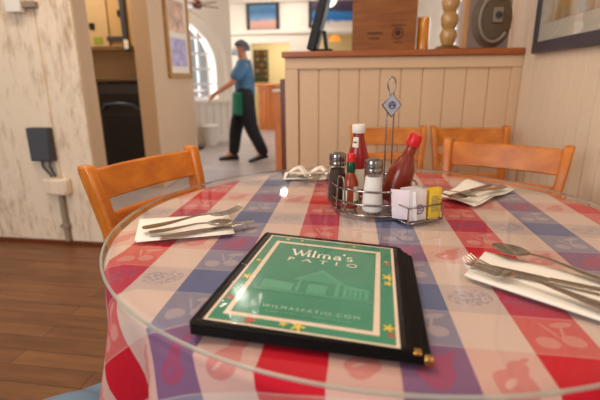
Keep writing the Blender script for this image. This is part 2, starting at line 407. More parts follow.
SECT = [(156, 20), (44, 22)]
def make_cloth():
    mb = MB(); NA = 360; HALF = .90; th0 = math.radians(6.5)
    rings = [0, .1, .2, .3, .4, .48, .53, .56]; uvs = []
    for r in rings:
        for k in range(NA):
            a = 2*PI*k/NA; mb.v.append((r*math.cos(a), r*math.sin(a), .7535)); uvs.append((r*math.cos(a), r*math.sin(a)))
    nd = 30; rt = TR+.006
    for j in range(1, nd+1):
        for k in range(NA):
            a = 2*PI*k/NA; b = a-th0
            c, s = abs(math.cos(b)), abs(math.sin(b)); L = HALF/((c**9+s**9)**(1/9))
            tot = L-.56; arc_ = tot*j/nd*1.0
            sl = .56+arc_
            # rounded shoulder then the drop
            rr = .016; q = arc_/rr
            if q < PI/2: R = .56+ (rt-.56-rr*.0)*math.sin(q)*1.0; z = .7535-rr*(1-math.cos(q))
            else: R = rt; z = .7535-rr-(arc_-rr*PI/2)
            t = max(0, arc_-rr*PI/2)
            corner = (math.sin(2*b))**2
            fold = math.sin(b*16+.6*math.sin(b*5)) * (.25+.75*corner) + .35*math.sin(b*29+1.3)*corner
            A = min(.034, t*.16)*(.55+.45*corner)
            R += A*fold + min(t, .3)*(.075+.06*corner)
            z = max(z, .05)
            for ac, hw in SECT:        # the cloth lies folded up on the seats pushed under it
                dd = abs((math.degrees(a)-ac+180) % 360-180)
                if dd < hw+6: z = max(z, .482*(1-max(0, (dd-hw)/6))+.05*max(0, (dd-hw)/6)+.002*math.sin(j*1.7))
            mb.v.append((R*math.cos(a), R*math.sin(a), z)); uvs.append((sl*math.cos(a), sl*math.sin(a)))
    nr = len(rings)+nd
    for i in range(nr-1):
        for k in range(NA):
            f = (i*NA+k, i*NA+(k+1) % NA, (i+1)*NA+(k+1) % NA, (i+1)*NA+k)
            if i == 0 and False: pass
            mb.f.append(f); mb.mi.append(0)
    me = bpy.data.meshes.new('tablecloth'); me.from_pydata(mb.v, [], mb.f); me.materials.append(M['cloth'])
    ul = me.uv_layers.new(name='flat')
    for l in me.loops: p = uvs[l.vertex_index]; ul.data[l.index].uv = (p[0]+TX, p[1]+TY)
    bm = bmesh.new(); bm.from_mesh(me); bmesh.ops.remove_doubles(bm, verts=bm.verts, dist=1e-5); bmesh.ops.recalc_face_normals(bm, faces=bm.faces); bm.to_mesh(me); bm.free()
    me.polygons.foreach_set('use_smooth', [True]*len(me.polygons))
    o = bpy.data.objects.new('tablecloth', me); C.objects.link(o); o.location = (TX, TY, 0)
    q = o.modifiers.new('solidify', 'SOLIDIFY'); q.thickness = .0015; q.offset = -1
    return o
tag(make_cloth(), 'red, cream and blue checked fruit-pattern tablecloth hanging over the round table', 'tablecloth')
gt = MB().lathe([(.594, .7545), (.594, .7595)], 160); gl = thing('glass_tabletop', 'clear round glass sheet lying over the checked tablecloth', 'glass top', (TX, TY, 0))
g = MB(); n = 160
g.add([(.596*math.cos(2*PI*k/n), .596*math.sin(2*PI*k/n), .76) for k in range(n)], [tuple(range(n))])
g.build('glass_sheet', 'glass', gl)
prof = [(.5955, .7545), (.5985, .7553), (.600, .7573), (.5985, .7593), (.5955, .7601)]
MB().lathe(prof, 200, caps=False).build('glass_rim', 'rim', gl, smooth=80)
GZ = .7603

# ================================================================== chairs
def make_chair(name, label, group=None):
    t = thing(name, label, 'chair', group=group)
    # local: back at y=-.2 (top leans to -y), front at +y
    def post(sg):
        w = MB(); P = []
        for z, y, hw in ((0, -.225, .017), (.2, -.20, .020), (.43, -.185, .024), (.6, -.207, .027), (.75, -.243, .028), (.83, -.264, .027), (.852, -.270, .022)):
            x = sg*(.156 + .044*max(0, z-.4)/.45); P.append((x, y, z, hw))
        n = len(P); vs = []
        for x, y, z, hw in P: vs += [(x-.016, y-hw, z), (x+.016, y-hw, z), (x+.016, y+hw, z), (x-.016, y+hw, z)]
        fs = [(0,3,2,1), tuple(range(4*n-4, 4*n))]
        for i in range(n-1):
            for k in range(4): fs.append((4*i+k, 4*i+(k+1) % 4, 4*i+4+(k+1) % 4, 4*i+4+k))
        w.add(vs, fs); return w
    for sg in (-1, 1): post(sg).build('back_post', 'chair', t, bevel=.008, bseg=3)
    def rail(z0, z1, y0, y1, bow, th=.018, arch=0):
        w = MB(); n = 12; vs = []
        for i in range(n+1):
            q = -1+2*i/n; x = q*(.144+.044*max(0, (z0+z1)/2-.4)/.45); b = -bow*(1-q*q); zz = z1+arch*(1-q*q)
            vs += [(x, y0+b-th/2, z0), (x, y0+b+th/2, z0), (x, y1+b+th/2, zz), (x, y1+b-th/2, zz)]
        fs = [(0,3,2,1), (4*n, 4*n+1, 4*n+2, 4*n+3)]
        for i in range(n):
            for k in range(4): fs.append((4*i+k, 4*i+(k+1) % 4, 4*i+4+(k+1) % 4, 4*i+4+k))
        w.add(vs, fs); return w
    rail(.752, .838, -.240, -.264, .022).build('top_rail', 'chair', t, bevel=.005)
    rail(.672, .712, -.222, -.233, .02).build('back_slat', 'chair', t, bevel=.005)
    rail(.585, .615, -.203, -.208, .016).build('back_slat', 'chair', t, bevel=.005)
    # seat frame and blue vinyl cushion
    MB().box((0, .02, .415), (.36, .40, .04)).build('seat_frame', 'chair', t, bevel=.008)
    w = MB()
    def sf(u, v):
        x, y = (u-.5)*2, (v-.5)*2; r = (abs(x)**5+abs(y)**5)**(1/5)
        return (x*.2, .03+y*.205, .437+.036*(1-max(0, min(1, r))**6)**.5)
    w.grid(25, 25, sf); w.box((0, .03, .4375), (.36, .37, .004)); w.build('seat', 'bluevinyl', t, smooth=60)
    for sg in (-1, 1):
        MB().box((sg*.155, .195, .2), (.034, .034, .4)).build('leg', 'chair', t, bevel=.006)
    for sg in (-1, 1): MB().box((sg*.158, -.005, .2), (.016, .38, .026)).build('stretcher', 'chair', t, bevel=.004)
    return t
M['bluevinyl'] = mat('blue_vinyl', (108, 140, 168), .4)
def chair_pose(pL, pR):   # two top points of the posts, left and right as seen: back centre and facing
    mid = (pL+pR)/2; d = (pR-pL).normalized(); n = Vector((d.y, -d.x, 0))
    return mid, d, n
def place(o, pxL, pxR, z=.85, toward=(TX, TY)):
    a, b = atz(*pxL, z), atz(*pxR, z); mid = (a+b)/2; d = (b-a).normalized(); n = Vector((-d.y, d.x, 0))
    if n.dot(Vector((toward[0], toward[1], 0))-Vector((mid.x, mid.y, 0))) < 0: n = -n
    # local +y -> n ; back top is at local y = -.271
    rz = math.atan2(n.y, n.x)-PI/2; p = mid + n*.268
    return (p.x, p.y, 0), rz
G = 'honey wood ladder-back chairs'
ch = make_chair('dining_chair', 'honey wood ladder-back chair left of the table by the worn white wall', G)
ch.location, rz = place(ch, (93, 165), (186, 147)); ch.rotation_euler.z = rz
l, r = place(ch, (451, 138), (568, 146)); dup(ch, l, r, 'honey wood ladder-back chair pulled up at the right rear of the table', G)
l, r = place(ch, (438, 123), (501, 123)); c_ = dup(ch, l, r, 'honey wood chair by the tan partition near the corner, behind the right rear chair', G); c_.scale = (.9, .95, .985)
l, r = place(ch, (357, 123), (419, 123)); c_ = dup(ch, l, r, 'honey wood chair by the tan partition, seen behind the condiment bottles', G); c_.scale = (.9, .95, .985)
# near left chair: only the corner of its blue seat shows
sc_ = atz(112, 381, .47)
dup(ch, (sc_.x-.115, sc_.y-.26, 0), -.95, 'chair with pale blue seat at the front left, tucked beside the hanging cloth', G)

# ================================================================== menu
QA, QB, QC, QD = Vector((-.070, .822, 0)), Vector((.204, .729, 0)), Vector((.150, .418, 0)), Vector((-.146, .487, 0))   # TL TR BR BL
def Q(u, v, z=0): return (QD*(1-u)+QC*u)*(1-v) + (QA*(1-u)+QB*u)*v + Vector((0, 0, z))
mn = thing('menu', 'closed black-bound menu with green plastic-covered front and brass corner, lying on the table', 'menu', (0, 0, 0))
mo = Q(.5, .5); mn.location = (mo.x, mo.y, GZ)
def Qb(mb, name, m, parent=mn, off=None, **k):
    mb.v = [tuple(Q(v[0], v[1], v[2])-Vector((mo.x, mo.y, 0))) for v in mb.v]; return mb.build(name, m, parent, **k)
def rr(u0, u1, v0, v1, r=.02, n=4):
    P = []
    for cx, cy, a0 in ((u1-r, v0+r, -PI/2), (u1-r, v1-r, 0), (u0+r, v1-r, PI/2), (u0+r, v0+r, PI)):
        for k in range(n+1): a = a0+PI/2*k/n; P.append((cx+r*math.cos(a), cy+r*math.sin(a)))
    return P
H = .0045
for i, (u1, du, nm) in enumerate(((1.0, 0, 'back_cover'), (.972, .002, 'inner_panel'), (.945, .0, 'inner_panel'), (.915, 0, 'front_cover'))):
    mb = MB().prism(rr(du, u1, .0+.003*i*0, 1-.0, .022), .0006+H*i, .0006+H*(i+1)-.0006)
    Qb(mb, nm, 'vinyl', bevel=.0016, bseg=2)
Qb(MB().prism(rr(.0, .93, .004, .996, .02), .0006, H*4-.001), 'binding', 'vinyl')
ZT = H*4
def wavy_art():
    m = bpy.data.materials.new('menu_print'); m.use_nodes = True; t = NT(m)
    n = t.noise(t.mapping(t.coord(), (14, 14, 14)), 1, 3)
    t.l(t.mix(n, rgb((14, 122, 90)), rgb((34, 142, 104))), t.b.inputs['Base Color'])
    t.b.inputs['Roughness'].default_value = .22; t.b.inputs['Coat Weight'].default_value = .6; t.b.inputs['Coat Roughness'].default_value = .1
    t.bump(t.noise(t.mapping(t.coord(), (40, 14, 40)), 1, 2), .25, .004)
    return m
M['print'] = wavy_art(); M['printc'] = mat('menu_cream_ink', (236, 214, 190), .3, coat=.5)
M['printl'] = mat('menu_pale_green_ink', (74, 160, 124), .3, coat=.5); M['yellow'] = mat('yellow_ink', (240, 205, 30), .4, coat=.5); M['redink'] = mat('red_ink', (205, 60, 45), .4, coat=.5)
su0, su1, sv0, sv1 = .062, .878, .035, .955
def T(a, b):
    lo = .034*(1-a)+.004*a
    return su0-.008*(1-b)+(su1-su0+.008*(1-b))*a, lo+(sv1-lo)*b
mb = MB(); mb.grid(12, 12, lambda a, b: (*T(a, b), ZT+.0006)); sheet = Qb(mb, 'cover_sheet', 'print', smooth=60)
def flat(polys, name, m, z, parent=sheet):
    mb = MB()
    for p in polys:
        mb.add([(*T(*q), z) for q in p], [tuple(range(len(p)))])
    return Qb(mb, name, m, parent)
def frame(x0, x1, y0, y1, wx, wy):
    return [[(x0,y0),(x1,y0),(x1,y0+wy),(x0,y0+wy)], [(x0,y1-wy),(x1,y1-wy),(x1,y1),(x0,y1)], [(x0,y0+wy),(x0+wx,y0+wy),(x0+wx,y1-wy),(x0,y1-wy)], [(x1-wx,y0+wy),(x1,y0+wy),(x1,y1-wy),(x1-wx,y1-wy)]]
flat(frame(0, 1, 0, 1, .018, .012), 'sheet_edge', 'printc', ZT+.0009)
flat(frame(.08, .905, .062, .92, .032, .026), 'frame_line', 'printc', ZT+.0009)
M['texti'] = mat('menu_white_ink', (255, 250, 236), .3, coat=.5)
# lettering drawn as strokes
def strokes(L, z, wid, name, m, parent=sheet):
    polys = []
    for pts, ws in L:
        for i in range(len(pts)-1):
            (x0, y0), (x1, y1) = pts[i], pts[i+1]; wa = ws if not isinstance(ws, list) else ws[i]; wb = ws if not isinstance(ws, list) else ws[i+1]
            dx, dy = (x1-x0)*.8, (y1-y0); l = math.hypot(dx, dy) or 1; nx, ny = -dy/l/.8, dx/l
            polys.append([(x0-nx*wa/2, y0-ny*wa/2), (x1-nx*wb/2, y1-ny*wb/2), (x1+nx*wb/2, y1+ny*wb/2), (x0+nx*wa/2, y0+ny*wa/2)])
    return flat(polys, name, m, z, parent)
def arcp(cx, cy, rx, ry, a0, a1, n=10): return [(cx+rx*math.cos(math.radians(a0+(a1-a0)*k/n)), cy+ry*math.sin(math.radians(a0+(a1-a0)*k/n))) for k in range(n+1)]
def glyphs(txt, x, y, h, adv, thick=.17, thin=.08, asp=1.0):
    L = []
    K, k_ = h*thick, h*thin
    for c in txt:
        def g(p, w_): L.append(([(x+a*h*asp, y+b*h) for a, b in p], w_))
        if c == 'W':
            g([(0,1),(.36,0)], K); g([(.36,0),(.62,.95)], k_); g([(.5,.95),(.82,0)], K); g([(.82,0),(1.12,1.08)], k_); g([(-.12,1),(.14,1)], k_); g([(1.02,1.08),(1.25,1.08)], k_); w_ = 1.1
        elif c == 'i': g([(0,0),(0,.62)], K); g([(-.1,.62),(.03,.62)], k_); g([(-.1,0),(.12,0)], k_); g([(0,.8),(0,.92)], K); w_ = .26
        elif c == 'l': g([(0,0),(0,1.05)], K); g([(-.1,1.05),(.03,1.05)], k_); g([(-.1,0),(.12,0)], k_); w_ = .26
        elif c == 'm':
            g([(0,0),(0,.62)], K); g(arcp(.19,.42,.17,.2,180,0), k_); g([(.36,0),(.36,.42)], K); g(arcp(.55,.42,.17,.2,180,0), k_); g([(.72,0),(.72,.42)], K)
            for q in (0,.36,.72): g([(q-.1,0),(q+.12,0)], k_)
            w_ = .95
        elif c == 'a': g(arcp(.2,.45,.17,.17,160,0), k_); g([(.37,.45),(.37,.04),(.47,0)], K); g(arcp(.2,.18,.19,.17,60,300,14), K*.8); w_ = .56
        elif c == "'": g([(0,1.05),(-.04,.8)], K); w_ = .14
        elif c == 's': g(arcp(.16,.47,.14,.14,30,250,12), k_*1.3); g(arcp(.16,.16,.15,.15,80,-170,12), k_*1.5); w_ = .4
        elif c == 'P': g([(0,0),(0,1)], K); g(arcp(.05,.74,.42,.26,90,-90,12), K*.8); g([(-.12,0),(.14,0)], k_); g([(-.12,1),(.06,1)], k_); w_ = .6
        elif c == 'A': g([(0,0),(.38,1)], k_); g([(.38,1),(.78,0)], K); g([(.14,.35),(.62,.35)], k_); g([(-.1,0),(.1,0)], k_); g([(.66,0),(.9,0)], k_); w_ = .8
        elif c == 'T': g([(.36,0),(.36,1)], K); g([(0,1),(.72,1)], k_*1.2); g([(0,1),(0,.85)], k_); g([(.72,1),(.72,.85)], k_); g([(.24,0),(.48,0)], k_); w_ = .75
        elif c == 'I': g([(.1,0),(.1,1)], K); g([(-.02,0),(.22,0)], k_); g([(-.02,1),(.22,1)], k_); w_ = .3
        elif c == 'O': g(arcp(.45,.5,.42,.5,0,360,20), K*.8); w_ = .9
        else: w_ = .3
        x += (w_*asp+adv)*h
    return L, x
def fit(txt, x0, x1, y, h, adv, **k):
    L, e = glyphs(txt, 0, 0, h, adv, **k); s = (x1-x0)/(e-adv*h)
    return [([(x0+a*s, y+b) for a, b in p], w_) for p, w_ in L]
strokes(fit("Wilma's", .255, .715, .735, .085, .10, asp=1.25), ZT+.0012, 1, 'title_lettering', 'texti')
strokes(fit('PATIO', .26, .745, .665, .038, .95, thick=.2, thin=.12, asp=1.2), ZT+.0012, 1, 'title_lettering', 'texti')
def font_text(txt, x0, x1, y0, y1, name, m, z):
    cu = bpy.data.curves.new(name, 'FONT'); cu.body = txt; cu.space_character = 1.35
    tmp = bpy.data.objects.new(name, cu); C.objects.link(tmp); bpy.context.view_layer.update()
    me = bpy.data.meshes.new_from_object(tmp.evaluated_get(bpy.context.evaluated_depsgraph_get()))
    bpy.data.objects.remove(tmp)
    xs = [v.co.x for v in me.vertices]; ys = [v.co.y for v in me.vertices]
    mb = MB(); mb.add([(*T(x0+(v.co.x-min(xs))/(max(xs)-min(xs))*(x1-x0), y0+(v.co.y-min(ys))/(max(ys)-min(ys))*(y1-y0)), z) for v in me.vertices], [tuple(p.vertices) for p in me.polygons])
    return Qb(mb, name, m, sheet)
font_text('WILMASPATIO.COM', .26, .8, .158, .184, 'web_address', mat('menu_soft_white_ink', (178, 214, 188), .3), ZT+.0012)
# an illegible line of tiny characters under it
polys = []; x = .3
random.seed(9)
while x < .76:
    wd = random.choice((.006, .008, .01)); polys.append([(x, .122), (x+wd, .122), (x+wd, .136), (x, .136)]); x += wd+random.choice((.005, .005, .012))
flat(polys, 'address_line', 'printl', ZT+.0012)
# faint picture of the gabled patio house
sh = lambda L: [[(x, .31+(y-.36)*1.0) for x, y in p] for p in L]
pol = [[(.15,.36),(.86,.36),(.86,.375),(.15,.375)], [(.36,.5),(.53,.64),(.70,.5),(.675,.5),(.53,.61),(.385,.5)], [(.385,.5),(.53,.61),(.675,.5)], [(.40,.38),(.42,.38),(.42,.5),(.40,.5)],
       [(.64,.38),(.665,.38),(.665,.5),(.64,.5)], [(.47,.38),(.59,.38),(.59,.47),(.47,.47)], [(.18,.38),(.38,.38),(.38,.455),(.18,.47)], [(.69,.38),(.84,.38),(.84,.48),(.69,.5)]]
pol = sh(pol)
flat(pol[:1]+pol[3:5], 'house_picture', 'printl', ZT+.0011); M['printm'] = mat('menu_mid_green_ink', (48, 146, 110), .3, coat=.5)
flat([pol[1]]+[pol[6], pol[7]]+[pol[5]], 'house_picture', 'printl', ZT+.0010); flat([pol[2]], 'house_picture', 'printm', ZT+.00095)
flat(sh([[(.71+.03*k,.39),(.725+.03*k,.39),(.725+.03*k,.46),(.71+.03*k,.46)] for k in range(4)]), 'house_picture', 'print', ZT+.0012)
def flower(cx, cy, r, m):
    P = []
    for k in range(30):
        a = 2*PI*k/30; q = r*(.62+.38*math.cos(5*a)); P.append((cx+q*math.cos(a)*1.15, cy+q*math.sin(a)))
    flat([P], 'flower_print', m, ZT+.00085)
for cx, cy, r, m in ((.955, .60, .040, 'yellow'), (.955, .53, .028, 'yellow'), (.955, .76, .022, 'redink'), (.945, .79, .014, 'yellow'), (.95, .13, .030, 'yellow'), (.96, .08, .022, 'redink'),
                     (.5, .045, .036, 'yellow'), (.42, .05, .022, 'yellow'), (.24, .045, .034, 'redink'), (.055, .42, .030, 'yellow'), (.05, .62, .02, 'yellow'), (.16, .962, .02, 'yellow'), (.28, .965, .014, 'yellow'), (.7, .965, .012, 'yellow'), (.05, .2, .026, 'redink')):
    flower(cx, cy, r, m)
# clear sleeve crinkle highlights come from a thin clear film
def film():
    m = bpy.data.materials.new('plastic_sleeve'); m.use_nodes = True; t = NT(m)
    tr = t.n('ShaderNodeBsdfTransparent'); gl_ = t.n('ShaderNodeBsdfGlossy'); gl_.inputs['Roughness'].default_value = .07
    b = t.n('ShaderNodeBump'); t.l(t.noise(t.mapping(t.coord(), (26, 16, 20)), 1, 3, .6), b.inputs['Height']); b.inputs['Strength'].default_value = .6; b.inputs['Distance'].default_value = .003
    t.l(b.outputs[0], gl_.inputs['Normal']); 
    mx = t.n('ShaderNodeMixShader'); t.l(schlick(t, b.outputs[0]), mx.inputs[0]); t.l(tr.outputs[0], mx.inputs[1]); t.l(gl_.outputs[0], mx.inputs[2]); t.l(mx.outputs[0], t.out.inputs['Surface'])
    return m
M['film'] = film()
mb = MB(); mb.grid(40, 40, lambda a, b: (.03+.87*a, .012+.976*b, ZT+.0016+.0004*math.sin(a*23+b*9)*math.sin(b*17))); Qb(mb, 'plastic_sleeve', 'film', smooth=60)
# brass corner protector at the near right corner
for (u0, u1, v0, v1) in ((.965, 1.003, -.005, .03),):
    mb = MB(); mb.prism(rr(u0, u1, v0, v1, .012), -.0001, H*2.6)
    Qb(mb, 'corner_protector', 'brass', bevel=.003, bseg=3)
    mb = MB(); mb.prism(rr(.925, .958, .0, .035, .008), H*2.6, H*3.7); Qb(mb, 'corner_protector', 'brass', bevel=.002, bseg=3)

# ================================================================== cutlery
def sweep(mb, P, nseg=8, th=.0016):
    """P: list of (x, y_center, halfwidth, z, cup)"""
    n = len(P); top = []; bot = []
    for x, yc, hw, z, cup in P:
        for k in range(nseg+1):
            q = -1+2*k/nseg; e = (1-abs(q)**3)
            top.append((x, yc+q*hw, z+cup*q*q+th*.5*(.35+.65*e))); bot.append((x, yc+q*hw, z+cup*q*q-th*.5*(.35+.65*e)))
    m = nseg+1; N = n*m; fs = []
    for i in range(n-1):
        for k in range(nseg):
            a = i*m+k; fs.append((a, a+1, a+m+1, a+m)); fs.append((N+a+m, N+a+m+1, N+a+1, N+a))
        fs.append((i*m, (i+1)*m, N+(i+1)*m, N+i*m)); fs.append((i*m+nseg, N+i*m+nseg, N+(i+1)*m+nseg, (i+1)*m+nseg))
    fs.append(tuple(range(m))+tuple(N+k for k in range(m-1, -1, -1))); fs.append(tuple((n-1)*m+k for k in range(m-1, -1, -1))+tuple(N+(n-1)*m+k for k in range(m)))
    mb.add(top+bot, fs)
HANDLE = [(0, 0, .006, .004, 0), (.004, 0, .0095, .004, 0), (.02, 0, .0108, .004, 0), (.05, 0, .0085, .005, 0), (.08, 0, .0055, .008, 0), (.11, 0, .0038, .011, 0), (.135, 0, .0036, .010, 0)]
def fork_parts(t):
    w = MB(); sweep(w, HANDLE+[(.137, 0, .006, .008, 0), (.144, 0, .0115, .006, .001), (.152, 0, .0128, .005, .0015), (.158, 0, .0128, .0053, .0015)], th=.0028); w.build('handle', 'steel', t, smooth=50)
    for k in range(4):
        yc = (-1.5+k)*.0069; w = MB()
        sweep(w, [(.156, yc, .0025, .0055, 0), (.175, yc, .0022, .0065, 0), (.195, yc, .0018, .011, 0), (.206, yc*.97, .0012, .0165, 0)], 4, .002); w.build('tine', 'steel', t, smooth=50)
def spoon_parts(t):
    w = MB(); sweep(w, HANDLE, th=.0028); w.build('handle', 'steel', t, smooth=50)
    w = MB(); P = []
    for k in range(14):
        q = k/13; hw = .0036+.0175*math.sin(PI*min(1, q*.985+.0))**.75 if 0 < k < 13 else .0036
        if k == 13: hw = .003
        P.append((.133+.06*q, 0, hw, .010-.0075*math.sin(PI*q)**.8, .006*math.sin(PI*q)))
    sweep(w, P, 10, .0018); w.build('bowl', 'steel', t, smooth=60)
def knife_parts(t):
    w = MB(); sweep(w, [(0, 0, .006, .0042, 0), (.004, 0, .009, .0042, 0), (.03, 0, .0095, .0042, 0), (.08, 0, .0075, .0042, 0), (.105, 0, .006, .0042, 0)], th=.006); w.build('handle', 'steel', t, smooth=50)
    w = MB(); sweep(w, [(.105, 0, .006, .0042, 0), (.115, .001, .009, .0042, 0), (.17, .001, .0098, .0042, 0), (.2, .002, .009, .0042, 0), (.215, .004, .005, .0042, 0), (.22, .006, .001, .0042, 0)], th=.0016); w.build('blade', 'steel', t, smooth=50)
PARTS = dict(fork=fork_parts, spoon=spoon_parts, knife=knife_parts); LEN = dict(fork=.206, spoon=.193, knife=.22)
def cutlery(kind, p0, p1, label, group, z0, z1=None, roll=0):
    """p0 handle end, p1 tip (world xy); scaled to the measured length"""
    t = thing(kind, label, kind, (p0.x, p0.y, z0), 0, group); PARTS[kind](t)
    d = Vector((p1.x-p0.x, p1.y-p0.y, (z1 if z1 is not None else z0)-z0)); s = d.length/LEN[kind]
    yaw = math.atan2(d.y, d.x); pit = -math.asin(d.z/d.length)
    t.rotation_euler = (Matrix.Rotation(yaw, 4, 'Z') @ Matrix.Rotation(pit, 4, 'Y') @ Matrix.Rotation(roll, 4, 'X')).to_euler()
    t.scale = (s, min(s*1.08, 1.42), min(s, 1.2)); return t
def napkin(corners, label, group, layers=3, h=.0011, curl=.0):
    cs = [Vector((c.x, c.y, 0)) for c in corners]; mid = sum(cs, Vector())/4
    mb = MB()
    for i in range(layers):
        off = Vector((.004*math.sin(i*2.1), .003*math.cos(i*3.3), 0))*i*.6
        z0 = .0004+i*h
        def fn(u, v, z0=z0, off=off):
            p = (cs[0]*(1-u)+cs[1]*u)*(1-v)+(cs[3]*(1-u)+cs[2]*u)*v - mid + off
            e = max(abs(u-.5), abs(v-.5))*2
            return (p.x, p.y, z0+.0006*math.sin(u*7+i)*math.sin(v*5+i)*(e**2) + curl*(e**6)*.5*(1+math.sin(u*9+v*4)) + .0006)
        mb.grid(14, 14, fn)
    o = mb.build('napkin', 'napkin', None, (mid.x, mid.y, GZ), smooth=40)
    q = o.modifiers.new('solidify', 'SOLIDIFY'); q.thickness = .0006; q.offset = 0
    return tag(o, label, 'napkin', group)
Z = GZ; ZN = GZ+.004
NG, KG, FG, SG = 'paper napkins on the table', 'knives on the napkins', 'forks on the napkins', 'spoons on the napkins'
# left setting
napkin([atz(141,221,Z), atz(136,243,Z), atz(234,234,Z), atz(228,215,Z)], 'white napkin left of the menu, under a fork, spoon and knife', NG)
cutlery('fork', atz(143,234,ZN), atz(241,208,ZN+.022), 'steel fork on the left napkin, its tines raised above it', FG, ZN+.009, ZN+.010)
cutlery('knife', atz(160,240,ZN), atz(256,223,ZN), 'steel knife on the left napkin, tip sticking out past its edge', KG, ZN+.001)
cutlery('spoon', atz(149,236.5,ZN), atz(232,226,ZN+.002), 'steel spoon on the left napkin between knife and fork', SG, ZN+.006, ZN+.007)
# right setting
napkin([atz(467,278,Z), atz(488,254,Z), atz(640,291,Z), atz(640,335,Z)], 'white napkin right of the menu, under fork, knife and spoon', NG, 4)
cutlery('fork', atz(638,325,ZN), atz(467,256,ZN+.022), 'steel fork on the right napkin, nearest the viewer, tines up', FG, ZN+.006, ZN+.004)
cutlery('knife', atz(640,303,ZN), atz(466,265,ZN), 'steel knife on the right napkin between fork and spoon', KG, ZN+.001)
cutlery('spoon', atz(632,292,ZN), atz(492,249,ZN+.006), 'steel spoon on the right napkin, bowl lying farthest from the viewer', SG, ZN+.002, ZN+.006)
# far right setting
napkin([atz(439,199,Z), atz(470,182,Z), atz(513,191,Z), atz(474,207,Z)], 'rumpled white napkin behind the sugar packets, under crossed cutlery', NG, 3, .0013, .007)
cutlery('fork', atz(503,189,ZN+.004), atz(446,202,ZN+.01), 'steel fork on the rumpled napkin behind the sugar packets', FG, ZN+.006, ZN+.010)
cutlery('knife', atz(492,186,ZN+.004), atz(447,199,ZN+.004), 'steel knife on the rumpled napkin behind the sugar packets', KG, ZN+.004, ZN+.006)
cutlery('spoon', atz(440,193,ZN+.004), atz(476,200,ZN+.01), 'steel spoon lying across the fork on the rumpled napkin', SG, ZN+.014, ZN+.014)
# far left: rolled crumpled napkin
c0 = atz(310, 181, Z); mb = MB()
def ribbon(mb, pts, wid, d):
    n = len(pts); P = [Vector(p) for p in pts]
    mb.grid(n, 7, lambda u, v: tuple(P[min(n-1, int(round(u*(n-1))))] + Vector(d)*(v-.5)*wid + Vector((0, 0, .003*math.sin(v*6)))))
for x0, x1, hh, dy in ((-.075, -.005, .033, 0), (.0, .065, .028, .02), (.055, .1, .035, -.01)):
    pts = [(x0+(x1-x0)*k/12, dy+.01*math.sin(k), .0012+hh*math.sin(PI*k/12)**.7) for k in range(13)]; ribbon(mb, pts, .07, (.15, 1, 0))
mb.grid(9, 6, lambda u, v: (-.085+.19*u, -.035+.11*v, .002+.001*math.sin(u*9)))
o = mb.build('napkin', 'napkin', None, (c0.x, c0.y+.05, GZ), smooth=50); q = o.modifiers.new('s', 'SOLIDIFY'); q.thickness = .001; q.offset = 0
tag(o, 'crumpled looped white napkin at the far left edge of the condiment rack', 'napkin', NG)
cutlery('spoon', atz(346,176,ZN), atz(297,180,ZN), 'steel spoon tucked in the crumpled napkin at the far side of the table', SG, ZN+.004)
cutlery('fork', atz(340,169,ZN+.02), atz(308,186,ZN), 'steel fork lying over the crumpled napkin at the far side', FG, ZN+.03, ZN+.004)

# ================================================================== condiment rack
CX, CY, CR = .187, 1.052, .104
rk = thing('condiment_rack', 'round chrome wire condiment rack with tall handle on the table', 'rack', (CX, CY, GZ))
def ringpts(r, z, a0=0, a1=360, n=48, cx=0, cy=0): return [(cx+r*math.cos(math.radians(a0+(a1-a0)*k/n)), cy+r*math.sin(math.radians(a0+(a1-a0)*k/n)), z) for k in range(n+(0 if a1-a0 == 360 else 1))]
mb = MB(); mb.tube(ringpts(CR, .006), .0028, 8, True)
for k in range(-3, 4):
    x = k*.026; h = math.sqrt(CR*CR-x*x); mb.tube([(x, -h, .006), (x, h, .006)], .0016, 6)
mb.build('base_ring', 'chrome', rk, smooth=60)
mb = MB(); mb.tube(ringpts(CR, .032), .0025, 8, True); mb.build('middle_ring', 'chrome', rk, smooth=60)
mb = MB(); mb.tube(ringpts(CR, .064), .0027, 8, True); mb.build('top_ring', 'chrome', rk, smooth=60)
for aa in (288, 330, 15, 60, 120, 160):
    x, y = CR*math.cos(math.radians(aa)), CR*math.sin(math.radians(aa)); MB().tube([(x, y, .004), (x, y, .065)], .0019, 8).build('upright', 'chrome', rk, smooth=60)
def loop(a_c, half, ztop):   # inverted U around the ring
    P = []
    for k in range(17):
        q = k/16; aa = math.radians(a_c-half+2*half*q); z = .006+(ztop-.006)*min(1, (1-abs(2*q-1)**6)); P.append(((CR+.003)*math.cos(aa), (CR+.003)*math.sin(aa), z))
    aa0, aa1 = math.radians(a_c-half), math.radians(a_c+half)
    return P
MB().tube(loop(213, 9, .092), .0022, 8).build('end_loop', 'chrome', rk, smooth=60)
# tall handle with loop
hx, hy = .032, -.002
zt = .318
MB().tube([(hx-.0085, hy, .006), (hx-.0085, hy, .27), (hx-.006, hy, .28)]+[(hx+.0095*math.sin(math.radians(k)), hy, .302-.0165*math.cos(math.radians(k))) for k in range(-40, -330, -20)]+[(hx+.006, hy, .28), (hx+.0085, hy, .27), (hx+.0085, hy, .006)], .0019, 8).build('handle', 'chrome', rk, smooth=60)
